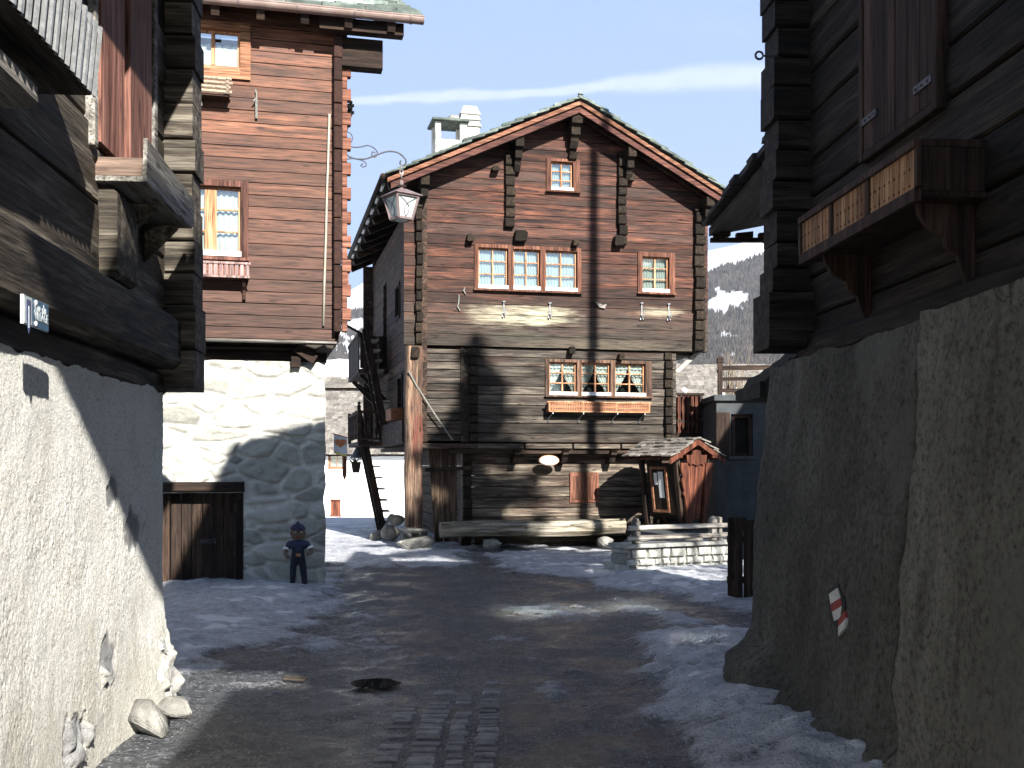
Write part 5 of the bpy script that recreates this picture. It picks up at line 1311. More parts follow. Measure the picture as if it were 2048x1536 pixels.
k = MB(); log_wall(k, 3.0, 3.9, courses(0, 4.6, .25, .3), 10.1, .2); k.build('front_wall', M['r_end'], sh)
k = MB(rmap); log_wall(k, 8.6, 10.1, courses(0, 4.6, .25, .3), 3.0, .2); k.build('side_wall', M['r_log'], sh)
q = MB(); X = (1541 - CX) / FPX * 12.6; z = CZ + (HV - 500) * 12.6 / FPX
lt = thing('eave_lamp', 'small dark lamp with a pale glass hung under the shed eave', 'lamp', (X, 12.6, z), 0)
q.lathe([(.05, .08), (.03, .12), (.012, .13), (.012, .22)], 10); q.build('lamp_cap', M['iron'], lt); MB().lathe([(.001, -.06), (.03, -.055), (.045, .0), (.045, .08)], 10).build('lamp_glass', M['lampglass'], lt)

# ================================================================ grey terrace house
YG = 21.5
def gp(u, v, Y=YG): return ((u - CX) / FPX * Y, CZ + (HV - v) * Y / FPX)
gx, gz = gp(1433, 792)
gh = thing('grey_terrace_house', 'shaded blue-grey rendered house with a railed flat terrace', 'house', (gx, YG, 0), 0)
wx0, wzt = gp(1462, 828); wx1, wzb = gp(1506, 912); wx0 -= gx; wx1 -= gx
k = MB()
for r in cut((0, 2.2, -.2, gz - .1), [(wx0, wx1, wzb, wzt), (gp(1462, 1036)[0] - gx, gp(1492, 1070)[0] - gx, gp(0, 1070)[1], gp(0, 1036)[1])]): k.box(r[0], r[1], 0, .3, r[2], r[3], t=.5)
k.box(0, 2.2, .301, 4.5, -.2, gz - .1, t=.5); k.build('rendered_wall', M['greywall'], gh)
k = MB(); k.box(-.06, 2.3, -.08, 4.6, gz - .099, gz + .02); k.build('terrace_slab', M['greywall'], gh, bevel=.01)
k = MB(); k.box(wx0 + .03, wx0 + .10, .08, .14, wzb, wzt); k.box(wx1 - .07, wx1, .08, .14, wzb, wzt); k.box(wx0 + .1, wx1 - .07, .082, .14, wzt - .07, wzt); k.box(wx0 + .1, wx1 - .07, .082, .14, wzb, wzb + .06); wn = k.build('window', M['r_shut'], gh)
MB().box(wx0 + .02, wx1, .22, .225, wzb, wzt).build('pane', M['inside'], wn); MB().box(wx0, wx1, .28, .29, wzb, wzt).build('dark_room_sheet', M['inside'], wn)  # opaque near-black pane, unlit glass put into the colour
k = MB(); k.box(wx0 - .05, wx1 + .06, -.07, .08, wzb - .06, wzb - .001); k.build('sill', M['greywall'], wn)
k = MB(); k.box(wx0 - .30, wx0 - .03, -.05, -.005, wzb - .02, wzt + .03); k.build('shutter', M['r_shut'], wn)
k = MB(); a, b = gp(1462, 1036)[0] - gx, gp(1492, 1070)[0] - gx; za, zb = gp(0, 1070)[1], gp(0, 1036)[1]
k.box(a, b, .1, .12, za, zb); k.build('cellar_grille', M['inside'], gh); k = MB(); k.box(a - .05, b + .1, -.08, .05, za - .08, za - .002); k.build('cellar_sill', M['mortar'], gh)  # near-black sheet stands for the dark of the small window
rl = thing('terrace_railing', 'dark wooden railing with capped post on the grey terrace', 'railing', (gx + .1, YG + .15, gz + .02), 0)
def post(x):
    k = MB(); k.box(x - .045, x + .045, -.045, .045, 0, .66); k.lathe([(.09, .66), (.075, .70), (.085, .74), (.05, .77), (.001, .78)], 4, (x, 0, 0), rot=PI / 4); k.build('post', M['dark_z'], rl)
post(.0); post(1.5)
for z, h in ((.55, .09), (.33, .07), (.10, .07)):
    k = MB(); k.beam((.046, 0, z), (1.45, 0, z + .02), .05, h); k.build('rail', M['dark'], rl)
# leafless shrub on the terrace edge
bu = thing('bare_shrub', 'leafless pale twigs rising behind the terrace railing', 'shrub', (gx + .62, YG + 1.2, gz + .02), 0)
k = MB()
for i in range(26):
    a = R.uniform(0, 6.28); l = R.uniform(.5, 1.05); s = R.uniform(.05, .30); x0, y0 = R.uniform(-.2, .2), R.uniform(-.15, .15)
    k.tube([(x0, y0, 0), (x0 + s * .3 * math.cos(a), y0 + s * .3 * math.sin(a), l * .5), (x0 + s * math.cos(a), y0 + s * math.sin(a), l)], [.011, .008, .003], 5)
k.build('twigs', M['leaf'], bu)

# ================================================================ roofed notice stand
KO = (3.45, 20.5); KT = math.radians(34)
ki = thing('notice_stand', 'small slate-roofed notice stand with red carved gable boards', 'notice stand', (KO[0], KO[1], .42), KT)
HW, LN, ZA, ZE = .68, 1.28, 1.70, 1.33
def kz(x, o=0.0): return ZA - abs(x) / HW * (ZA - ZE) + o
for e in (-HW, HW): slate_roof('roof_slates', M['slate_old'], ki, e, 0, -.14, LN, lambda x: kz(x, .03), 6, .16, .34, .022, .07, .03)
k = MB()
for s in (-1, 1):
    k.add([(s * HW, -.1, kz(HW)), (0, -.1, ZA), (0, LN - .03, ZA), (s * HW, LN - .03, kz(HW)), (s * HW, -.1, kz(HW, .03)), (0, -.1, ZA + .03), (0, LN - .03, ZA + .03), (s * HW, LN - .03, kz(HW, .03))], [(0, 1, 2, 3), (4, 5, 6, 7), (0, 1, 5, 4), (1, 2, 6, 5), (2, 3, 7, 6), (3, 0, 4, 7)])
k.build('roof_boards', M['redwood'], ki)
for s in (-1, 1):
    k = MB(); k.add([(s * (HW + .02), -.125, kz(HW, -.085)), (0, -.125, ZA - .085), (0, -.125, ZA + .02), (s * (HW + .02), -.125, kz(HW, .02)), (s * (HW + .02), -.101, kz(HW, -.085)), (0, -.101, ZA - .085), (0, -.101, ZA + .02), (s * (HW + .02), -.101, kz(HW, .02))], [(0, 1, 2, 3), (4, 5, 6, 7), (0, 1, 5, 4), (1, 2, 6, 5), (2, 3, 7, 6), (3, 0, 4, 7)])
    k.build('verge_board', M['redwood'], ki)
k = MB()
for s in (-1, 1): k.box(s * .44 - .05, s * .44 + .05, -.12, LN - .1, kz(.44, -.10), kz(.44, -.002))
k.box(-.05, .05, -.12, LN - .1, ZA - .1, ZA - .01); k.build('purlin', M['redwood'], ki, bevel=.01)
gb = MB(); gb.prism([(-.24, 1.28), (-.17, 1.22), (-.1, 1.25), (0, 1.21), (.1, 1.25), (.17, 1.22), (.24, 1.28), (.26, 1.42), (.12, 1.42), (.1, 1.5), (.0, 1.52), (-.1, 1.5), (-.12, 1.42), (-.26, 1.42)], -.09, -.055, 'y'); gb.build('gable_ornament', M['redwood'], ki, bevel=.006)
k = MB(); k.prism([(-.17, .2), (.10, .2), (.26, 1.26), (-.30, 1.26)], -.05, -.02, 'y'); k.build('front_panel', M['redwood'], ki)
pr = [(-.42, 1.27), (-.40, 1.1), (-.36, 1.0), (-.39, .93), (-.36, .82), (-.33, .74), (-.35, .68), (-.31, .62), (-.24, .1), (-.14, .1), (-.24, 1.27)]
k = MB(); k.prism(pr, -.10, -.055, 'y'); k.build('carved_board', M['redwood'], ki, bevel=.005)
k = MB(); k.prism([(-p[0], p[1]) for p in pr[::-1]], -.10, -.055, 'y'); k.build('carved_board', M['redwood'], ki, bevel=.005)
k = MB()
for y in (.0, LN - .3):
    for s in (-1, 1): k.prism([(s * .20, 0), (s * .28, 0), (s * .47, 1.35), (s * .38, 1.35)], y, y + .09, 'y')
k.build('leg_frame', M['dark_z'], ki, bevel=.008)
k = MB()
def sx(z): return -.245 - .17 * z / 1.35
def slab(y0, y1, z0, z1, d0, d1): k.add([(sx(z0) - d0, y0, z0), (sx(z0) - d0, y1, z0), (sx(z1) - d0, y1, z1), (sx(z1) - d0, y0, z1), (sx(z0) - d1, y0, z0), (sx(z0) - d1, y1, z0), (sx(z1) - d1, y1, z1), (sx(z1) - d1, y0, z1)], [(0, 1, 2, 3), (4, 5, 6, 7), (0, 1, 5, 4), (1, 2, 6, 5), (2, 3, 7, 6), (3, 0, 4, 7)])
slab(.1, .86, .28, 1.27, .01, .03); k.build('notice_panel', M['dark_z'], ki)
k = MB(); slab(.30, .35, .32, 1.2, .031, .05); slab(.72, .77, .32, 1.2, .031, .05); slab(.35, .72, 1.15, 1.2, .031, .05); slab(.35, .72, .32, .37, .031, .05); nf = k.build('notice_frame', M['carved'], ki)
k = MB(); slab(.42, .56, .6, 1.1, .031, .034); slab(.59, .68, .85, 1.08, .031, .034); k.build('paper', M['white'], nf)
# terrace the stand sits on: dressed stone wall with cap
WP0, WP1 = (1.70, 16.05), (3.42, 16.95)
ang = math.atan2(WP1[1] - WP0[1], WP1[0] - WP0[0]); WL = math.hypot(WP1[0] - WP0[0], WP1[1] - WP0[1])
sw = thing('stone_garden_wall', 'low pale stone terrace wall with a flat cap', 'wall', (*WP0, 0), ang)
k = MB(); k.box(.02, WL - .02, .06, .4, -.2, .40); k.build('mortar_core', M['mortar'], sw); k = MB(); k.prism([(.12, .42), (WL, .42), (3.67, 1.41), (4.82, 3.4), (3.09, 4.19), (2.0, 2.85)], -.2, .40, 'z'); k.build('terrace_fill', M['greywall'], sw)
k = MB(); z = -.12; row = 0
while z < .39:
    h = R.uniform(.10, .16) if z < .25 else .40 - z; x = 0 - R.uniform(0, .1)
    while x < WL:
        w = R.uniform(.12, .30); a, b = max(0, x), min(WL, x + w)
        if b - a > .05:
            q = R.uniform(-.012, .012); c = .02; jj = [R.uniform(-.012, .012) for _ in range(8)]
            P = [(a + .008 + jj[0], .07, z + .006), (b - .008 + jj[1], .07, z + .006), (b - .008 + jj[2], .07, z + h - .006), (a + .008 + jj[3], .07, z + h - .006),
                 (a + c + jj[4], q, z + c), (b - c + jj[5], q, z + c + jj[0] * .5), (b - c + jj[6], q + .008, z + h - c), (a + c + jj[7], q + .008, z + h - c + jj[2] * .5),
                 ((a + b) / 2, q - .018, z + h / 2)]
            k.add(P, [(0, 1, 5, 4), (1, 2, 6, 5), (2, 3, 7, 6), (3, 0, 4, 7), (4, 5, 8), (5, 6, 8), (6, 7, 8), (7, 4, 8)])
        x += w
    z += h
k.build('face_stones', M['ashlar'], sw, smooth=False)
k = MB(lambda p: (-p[1] + .08, p[0], p[2])); z = -.12
while z < .39:
    h = R.uniform(.12, .18) if z < .22 else .40 - z; x = 0.02
    while x < .36:
        w = R.uniform(.2, .36); k.log(x, x + w - .012, .03, .12, z + .005, z + h - .005, .012, .025, .1); x += w
    z += h
k.build('end_stones', M['ashlar'], sw)
k = MB(); x = -.05
while x < WL + .05:
    w = R.uniform(.35, .6); b = min(WL + .06, x + w); k.log(x, b - .006, -.06, .42, .405, .47, .008, .012, .15); x = b if b < WL + .05 else 99
k.build('cap_slab', M['ashlar'], sw)
rw = thing('wooden_barrier', 'silver-grey two-rail wooden barrier on the stone terrace wall', 'railing', (*WP0, .47), ang)
for x, n in ((.20, 1), (WL - .30, 2)):
    k = MB(); k.log(x - .05, x + .05, -.0, .09, 0, .34, .006, .012, .05); k.lathe([(.05, .34), (.045, .37), (.02, .385), (.001, .387)], 10, (x, .045, 0)); k.build('post', M['grey_post'], rw)
    if n == 2: k = MB(); k.log(x + .09, x + .15, .0, .09, 0, .37, .006, .012, .05); k.build('post', M['grey_post'], rw)
for z, h, a, b in ((.24, .075, .02, WL - .02), (.09, .07, .02, WL - .04)):
    k = MB(); k.log(a, b, -.045, -.005, z - h / 2, z + h / 2, .010, .015, .2); k.build('rail', M['grey_rail'], rw)
k = MB(); k.beam((.55, .5, -.02), (WL - .35, .25, .01), .06, .07)
fb = thing('fallen_beam', 'thin grey beam lying on the terrace behind the barrier', 'beam', (*WP0, .49), ang); k.build('beam_body', M['grey_rail'], fb)
# ================================================================ buildings far down the lane
def at(u, v, Y): return ((u - CX) / FPX * Y, Y, CZ + (HV - v) * Y / FPX)
shop = thing('white_walled_house', 'low white-walled house with a slate roof at the end of the lane', 'house', (-14, 50, -.95), 0)
wx = lambda u, Y=50.0: (u - CX) / FPX * Y + 14
wz = lambda v, Y=50.0: CZ + (HV - v) * Y / FPX + .95
wa, wb, za, zb = wx(656), wx(692), wz(937), wz(898)
ha, hb, hz0, hz1 = wx(661), wx(681), wz(1030), wz(1001)
k = MB()
for r in cut((0, 11.5, -.2, 3.25), [(wa, wb, za, zb), (ha, hb, hz0, hz1)]): k.box(r[0], r[1], 0, .25, r[2], r[3], t=.5)
k.box(0, 11.5, .251, 8, -.2, 3.2, t=.5); k.build('white_wall', M['whitewall'], shop)
window(shop, wa - .0, wb, za, zb, .04, (.07, .07, .06, .06), 2, 2, 'tied', fm='carved', sm='sash', white=False)
k = MB(); k.box(ha, hb, .05, .1, hz0, hz1); k.box(ha - .05, hb + .05, -.04, .04, hz0 - .07, hz0); k.box(ha - .03, hb + .03, -.03, .04, hz1, hz1 + .06); k.build('hatch', M['redwood'], shop)
rz = lambda y: 3.06 + (y + .35) * .60
slate_roof('roof_slates', M['slate_old'], shop, -.35, 5.1, 0, 11.6, rz, 19, .18, .34, .05)
o = [c for c in shop.children if c.name.startswith('roof_slates')][0]
for v in o.data.vertices: v.co = (v.co.y, v.co.x, v.co.z)
o.data.flip_normals()
k = MB(); k.add([(0, -.3, rz(-.35) - .05), (11.5, -.3, rz(-.35) - .05), (11.5, 5.1, rz(5.1) - .05), (0, 5.1, rz(5.1) - .05), (0, 9.5, 3.1), (11.5, 9.5, 3.1)], [(0, 1, 2, 3), (3, 2, 5, 4)]); k.build('roof_boards', M['dark'], shop)
p0 = at(708, 915, 31.9)
k = MB(); vs = []
# banner on a slanting pole
ba = at(681, 890, 31.6)
bn = thing('shop_banner', 'grey banner with an orange heart emblem and yellow foot by the white house', 'banner', ba, 0)
bw, bh = 27 / FPX * 31.6 / 2, 35 / FPX * 31.6 / 2
grid_uv('cloth', flat('banner_grey', (.38, .41, .45), .7), bn, lambda u, v: (-bw + 2 * bw * u, .02 * math.sin(u * 5), -bh + 2 * bh * v + (.5 - u) * .10), 12, 10)
grid_uv('yellow_foot', flat('banner_yellow', (.45, .36, .10), .7), bn, lambda u, v: (-bw + 2 * bw * u, .02 * math.sin(u * 5) - .004, -bh - .04 + .06 * v + (.5 - u) * .10), 12, 1)
hrt = lambda t, s: (s * 16 * math.sin(t) ** 3 / 16, s * (13 * math.cos(t) - 5 * math.cos(2 * t) - 2 * math.cos(3 * t) - math.cos(4 * t)) / 17)
k = MB()
for s in (.165, .11, .055): k.tube([(hrt(t, s)[0], -.03, hrt(t, s)[1] * .75 + .06) for t in [2 * PI * i / 24 for i in range(25)]], .018, 5)
k.build('heart_emblem', flat('banner_orange', (.40, .13, .04), .7), bn)
k = MB(); k.beam((-bw - .03, .0, bh + .075), (bw + .03, .0, bh - .045), .03, .03); k.build('top_rail', flat('banner_red', (.22, .03, .03)), bn)
k = MB(); k.box(bw * .25, bw * .25 + .12, .03, .1, -bh - .62, bh - .05); k.prism([(bw * .25, -bh - .62), (bw * .25 + .06, -bh - .78), (bw * .25 + .12, -bh - .62)], .03, .1, 'y'); k.build('carved_post', M['redwood'], bn)
q = at(712, 932, 31.7)
hp = thing('hanging_planter', 'dark tub-shaped planter hung on the white wall', 'planter', q, 0)
k = MB(); k.lathe([(.10, -.2), (.15, .10), (.155, .11), (.12, .11), (.10, .06)], 10); k.build('tub', M['dark_z'], hp)
k = MB()
for i in range(20): a = i * .8; k.tube([(.05 * math.cos(a), .05 * math.sin(a), .08), (R.uniform(-.24, .24), R.uniform(-.1, .1), R.uniform(.12, .26))], .014, 4)
k.build('dry_stems', M['bark'], hp)
q = at(719, 903, 27.0)
bl = thing('bell_lamp', 'dark bell-shaped lamp hung from the stair landing', 'lamp', q, 0)
k = MB(); k.lathe([(.24, -.16), (.16, -.02), (.09, .10), (.05, .14), (.02, .22), (.02, .3)], 14); k.build('shade', M['iron'], bl); MB().lathe([(.001, -.2), (.05, -.18), (.05, -.1)], 10).build('bulb', M['lampglass'], bl)
# house behind the white one
up = thing('snow_roofed_barn', 'dark wooden barn under a half snow-covered slate roof behind the white house', 'barn', (-12, 62, 0), 0)
ux = lambda u, Y=62.0: (u - CX) / FPX * Y + 12
uz = lambda v, Y=62.0: CZ + (HV - v) * Y / FPX
k = MB(); log_wall(k, -.5, ux(700), courses(2.2, uz(778), .22, .28), .3, .3); k.box(-.5, ux(700), .61, 5, 0, uz(778)); k.build('log_wall', M['dark'], up)
k = MB()
for i in range(3): k.box(ux(672 + i * 14), ux(679 + i * 14), .2, .29, uz(800), uz(781))
k.build('pale_post', M['chimney'], up)  # posts in the pale render tone against dark logs
rz2 = lambda y: uz(774) + y * .52
slate_roof('roof_slates', M['slate_old'], up, -.2, 3.4, -.8, ux(716), rz2, 9, .3, .6, .05)
o = [c for c in up.children if c.name.startswith('roof_slates')][0]
for v in o.data.vertices: v.co = (v.co.y, v.co.x, v.co.z)
o.data.flip_normals()
k = MB(); k.add([(-.8, -.2, rz2(-.2) - .06), (ux(716), -.2, rz2(-.2) - .06), (ux(716), 3.4, rz2(3.4) - .06), (-.8, 3.4, rz2(3.4) - .06), (ux(716), 7, rz2(-.2)), (-.8, 7, rz2(-.2))], [(0, 1, 2, 3), (3, 2, 4, 5)]); k.build('roof_boards', M['dark'], up)
k = MB(); nx, ny = 30, 8; vs = []
for j in range(ny + 1):
    for i in range(nx + 1):
        x = -.8 + (ux(713) + .8) * i / nx; f = j / ny; y = .8 + .2 * fbm(x * 1.5, 1) + f * (2.6); vs.append((x, y, rz2(y) + .03 + .12 * min(1, f * 5)))
k.add(vs, [(j * (nx + 1) + i, j * (nx + 1) + i + 1, (j + 1) * (nx + 1) + i + 1, (j + 1) * (nx + 1) + i) for j in range(ny) for i in range(nx)]); k.build('roof_snow', M['snow'], up, smooth=True)
# slate-roofed house seen right of the chalet
rh = thing('slate_roofed_house', 'white house under a rough slate roof with snow, right of the chalet', 'house', (4.2, 33.5, 0), 0)
k = MB(); k.box(0, 7, 0, 6, -.2, 3.0, t=.5); k.build('white_wall', M['whitewall'], rh)
rz3 = lambda y: 2.95 + (y + .5) * .60
slate_roof('roof_slates', M['slate_old'], rh, -.5, 2.9, -.4, 7.4, rz3, 13, .2, .5, .05, .12)
o = [c for c in rh.children if c.name.startswith('roof_slates')][0]
for v in o.data.vertices: v.co = (v.co.y, v.co.x, v.co.z)
o.data.flip_normals()
k = MB(); k.add([(-.4, -.45, rz3(-.5) - .05), (7.4, -.45, rz3(-.5) - .05), (7.4, 2.9, rz3(2.9) - .05), (-.4, 2.9, rz3(2.9) - .05), (-.4, 6.4, 3.0), (7.4, 6.4, 3.0)], [(0, 1, 2, 3), (3, 2, 5, 4)]); k.build('roof_boards', M['dark'], rh)
k = MB()
for i in range(34):
    f = R.random() ** 1.7; y = -.45 + f * 1.7; x = R.uniform(.6, 5.5); w = R.uniform(.15, .55) * (1.2 - f); n = 9
    vs = [(x + w * math.cos(a) * R.uniform(.7, 1.1), y + .22 * math.sin(a) * R.uniform(.7, 1.1), 0) for a in [2 * PI * j / n for j in range(n)]]
    vs = [(p[0], p[1], rz3(p[1]) + .075) for p in vs] + [(x, y, rz3(y) + .15)]
    k.add(vs, [(j, (j + 1) % n, n) for j in range(n)])
k.build('snow_patch', M['snow'], rh, smooth=True)
fe = thing('picket_fence', 'short grey picket fence in front of the far white wall', 'fence', at(1421, 990, 27), 0)
k = MB()
for i in range(9): k.box(-.7 + i * .16, -.7 + i * .16 + .07, 0, .03, -.75, .1)
k.build('picket', M['grey_post'], fe); k = MB(); k.box(-.75, .8, .031, .06, -.1, -.02); k.box(-.75, .8, .031, .06, .3, .38); k.build('rail', M['grey_rail'], fe)

# ================================================================ ground
def snow_glint_mask(X, Y):
    if Y < 2: return .2
    u0 = CX + FPX * X / Y; v0 = HV + FPX * CZ / Y
    u = u0 + 55 * fbm(X * .9, Y * .9, 1, 3); v = v0 + 13 * fbm(X * .8, Y * .8, 7, 3)
    m = .15
    ub = 700 if v < 1220 else 700 - (v - 1220) * 2.1
    if v > 1150: m = max(m, .80 * (1 - sstep(ub - 90, ub + 60, u)) * (1 - sstep(1310, 1400, v)))
    m = max(m, .42 * (1 - sstep(640, 760, u)) * sstep(1330, 1300, v) * sstep(1160, 1175, v))
    vl = 1140 + (u - 1000) * .17
    m = max(m, .85 * sstep(930, 1030, u) * sstep(1096, 1106, v) * (1 - sstep(vl - 18, vl + 14, v)))
    vb = 1168 + (u - 1150) * .27
    m = max(m, .55 * sstep(1180, 1260, u) * math.exp(-((v - vb - 14) / 20) ** 2))
    m = max(m, .6 * math.exp(-((u - 1130) / 120) ** 2 - ((v - 1226) / 24) ** 2))  # pale patch painted where reflected sun glints on the lane
    m = max(m, .42 * math.exp(-((u - 1330) / 140) ** 2 - ((v - (1226 + (u - 1250) * .22)) / 15) ** 2))  # pale streak painted for a bright patch of light
    ur = 1225 + max(0, v - 1260) * .42
    if v > 1240: m = max(m, .74 * sstep(ur - 60, ur + 120, u) * sstep(1246, 1290, v))
    m = max(m, .46 * math.exp(-((u - 735) / 70) ** 2 - ((v - 1270) / 80) ** 2)); m = max(m, .36 * math.exp(-((u - 770) / 40) ** 2 - ((v - 1400) / 60) ** 2)); m = max(m, .40 * math.exp(-((u - 560) / 170) ** 2 - ((v - 1385) / 40) ** 2)); m = max(m, .36 * math.exp(-((u - 1130) / 60) ** 2 - ((v - 1400) / 120) ** 2))
    if 1035 < v < 1150: m = max(m, .72 * (1 - sstep(880, 1010, u)) * (1 - sstep(1128, 1146, v)))
    if Y > 24: m = max(m, .92)
    return m
def ground_h(X, Y, s):
    low = -.95 * sstep(32, 47, Y)
    if Y > 60 or abs(X) > 14: return low
    e = sstep(.30, .72, s); b = .040 * e + .016 * fbm(X * 1.1, Y * 1.1, 3, 4)
    if 4 < Y < 24: b += .012 * fbm(X * 4.5, Y * 4.5, 9, 3) * (1 + 1.3 * e) + .012 * max(0, noise.noise((X * 8, Y * 12, 2))) * e
    u0 = CX + FPX * X / max(2, Y); v0 = HV + FPX * CZ / max(2, Y)
    b += .16 * sstep(.9, 1.7, X) * sstep(12, 9, Y) * s + .10 * sstep(1.0, 2.6, X) * sstep(13.5, 15.5, Y) * sstep(17.5, 16, Y)
    b += .10 * sstep(-2.2, -3.2, X) * sstep(9, 11, Y) * sstep(16, 14, Y)
    c = sstep(-1.15, -.8, X) * sstep(.25, -.05, X) * sstep(9.0, 8.2, Y); b = b * (1 - .85 * c)
    return b + low
def spread(a, b, st, far): 
    n = int((b - a) / st); c = [a + (b - a) * i / n for i in range(n + 1)]
    return [a - f for f in far[::-1]] + c + [b + f for f in far]
xs = spread(-6.2, 6.6, .055, [.5, 1.5, 4, 10, 25, 60, 150, 400, 1200, 3500, 9000])
ys = [-9000, -2500, -600, -150, -40, -12, -4, 0, 2, 3] ; y = 3.6
while y < 46: ys.append(y); y += .035 + max(0, y - 8) * .0042
ys += [48, 52, 58, 70, 100, 160, 300, 600, 1200, 3000, 9000]
vs, sn = [], []
for Y in ys:
    for X in xs:
        s = snow_glint_mask(X, Y) if (abs(X) < 9 and 2 < Y < 60) else (.95 if Y > 24 or abs(X) > 12 else .3)
        if abs(X) < 9 and 2 < Y < 30: s = min(1, max(0, s + .30 * fbm(X * 1.9, Y * 1.9, 21, 3) + .16 * fbm(X * 6, Y * 6, 22, 2)))
        sn.append(s); vs.append((X, Y, ground_h(X, Y, s)))
nx = len(xs); fs = [(j * nx + i, j * nx + i + 1, (j + 1) * nx + i + 1, (j + 1) * nx + i) for j in range(len(ys) - 1) for i in range(nx - 1)]
me = bpy.data.meshes.new('ground'); me.from_pydata(vs, [], fs); a_ = me.attributes.new('snow', 'FLOAT', 'POINT'); a_.data.foreach_set('value', sn); me.polygons.foreach_set('use_smooth', [True] * len(fs))


def ground_mat():
    k = NT('gravel_ice_and_snow'); v = k.coords(); s = k.attr('snow')
    n = k.noise(v, 2.0, 10, .68, .5); f = k.noise(v, 16, 8, .75); g = k.noise(v, 70, 4, .7); br = k.noise(v, .7, 5, .6)
    dirt = k.ramp(f, [(.36, (.014, .016, .019)), (.5, (.058, .064, .072)), (.62, (.145, .156, .172))])
    dirt = k.mix(k.mr(br, .50, .68, 0, .4), dirt, (.052, .042, .036))
    vor = k.n('ShaderNodeTexVoronoi', ins={'Vector': v, 'Scale': 34.0}); vd = vor.outputs['Distance']
    spk = k.n('ShaderNodeSeparateColor', ins={0: vor.outputs['Color']}).outputs[0]
    dirt = k.mix(k.math('MULTIPLY', k.mr(vd, .22, .40, 1, 0), k.mr(spk, .58, .72)), dirt, (.30, .30, .31)); dirt = k.mix(k.math('MULTIPLY', k.mr(vd, .22, .40, 1, 0), k.mr(spk, .42, .30)), dirt, (.008, .008, .009))
    ice = k.ramp(k.noise(v, 7, 8, .72), [(.3, (.26, .27, .30)), (.5, (.50, .52, .57)), (.7, (.70, .72, .77))])
    fac = k.mr(k.math('ADD', s, k.math('ADD', k.math('MULTIPLY', k.math('SUBTRACT', n, .5), .75), k.math('MULTIPLY', k.math('SUBTRACT', f, .5), .75))), .32, .70)
    dark = k.mr(k.noise(v, 30, 5, .85), .54, .64, 0, .75)
    col = k.mix(fac, dirt, k.mix(dark, ice, (.10, .095, .09)))
    far = k.mr(s, .9, .96); col = k.mix(far, col, (.80, .82, .85))
    wet = k.noise(v, 1.3, 6, .65)
    rg = k.n('ShaderNodeMix', ins={0: fac, 2: k.mr(wet, .42, .58, .55, .22), 3: .55}).outputs[0]
    h = k.math('ADD', k.math('MULTIPLY', f, 1.0), k.math('ADD', k.math('MULTIPLY', g, .45), k.math('MULTIPLY', k.mr(vd, .1, .5, 1, 0), .4)))
    return k.pbsdf(col, rg, h, .95, .04, .55)


me.materials.append(ground_mat()); gr = bpy.data.objects.new('ground', me); C.objects.link(gr); tag(gr, kind='structure')
# setts showing through the gravel
k = MB()
for ci, (xa, xb) in enumerate(((-.98, -.80), (-.79, -.62), (-.60, -.41), (-.40, -.26), (-.235, -.07), (-.06, .06))):
    y = 5.0
    while y < 8.5:
        h = R.uniform(.085, .15); cx = (xa + xb) / 2; end = (7.2, 7.7, 8.15, 8.0, 8.6, 8.6)[ci]
        if y < end + .35 * noise.noise((ci * 3.1, y * 1.7, 5)) and R.random() < (.45, .8, .96, .99, .98, .6)[ci] - .25 * sstep(.1, .5, noise.noise((ci * .9, y * 1.4, 8))):
            a, b = xa + .008 + R.uniform(-.016, .014), xb - .008 + R.uniform(-.014, .016); zt = .009 + R.uniform(-.006, .006) - (.016 if ci in (0, 5) else 0) - .010 * sstep(end - .8, end, y); c = .018
            sk = R.uniform(-.008, .008)
            k.add([(a, y + .005, -.06), (b, y + .005 + sk, -.06), (b, y + h - .008 + sk, -.06), (a, y + h - .008, -.06), (a + c * .4, y + .008, zt - .012), (b - c * .4, y + .008 + sk, zt - .012), (b - c * .4, y + h - .012 + sk, zt - .012), (a + c * .4, y + h - .012, zt - .012),
                   (a + c, y + .022, zt), (b - c, y + .022 + sk, zt + R.uniform(-.003, .003)), (b - c, y + h - .026 + sk, zt), (a + c, y + h - .026, zt)],
                  [(0, 1, 5, 4), (1, 2, 6, 5), (2, 3, 7, 6), (3, 0, 4, 7), (4, 5, 9, 8), (5, 6, 10, 9), (6, 7, 11, 10), (7, 4, 8, 11), (8, 9, 10, 11)])
        y += h
tag(k.build('cobblestone_paving', M['cobble']), kind='structure')
sb = MB(); a = at(590, 1366, FPX * CZ / (1366 - HV)); sb.box(-.09, .09, -.022, .022, -.01, .02); bt = thing('wood_offcut', 'short pale piece of wood lying on the dirty snow', 'wood', (a[0], a[1], .03), -.35); sb.build('offcut_body', M['l_end'], bt, bevel=.006)
# puddle
k = NT('meltwater'); b = k.n('ShaderNodeBsdfPrincipled', ins={'Base Color': (.012, .014, .016, 1), 'Roughness': .02, 'Specular IOR Level': .6, 'IOR': 1.33}); k.l(b.outputs[0], k.out.inputs[0]); M['water'] = k.mat
k = MB(); n = 28; cx, cy, _ = at(748, 1373, FPX * CZ / (1373 - HV))
vs = [(cx, cy, .026)]
for i in range(n):
    a = 2 * PI * i / n; r = 1 + .2 * noise.noise((math.cos(a) * 1.6, math.sin(a) * 1.6, 4)); vs.append((cx + .18 * r * math.cos(a), cy + .19 * r * math.sin(a), .026))
k.add(vs, [(0, 1 + i, 1 + (i + 1) % n) for i in range(n)]); tag(k.build('puddle', M['water']), kind='structure')

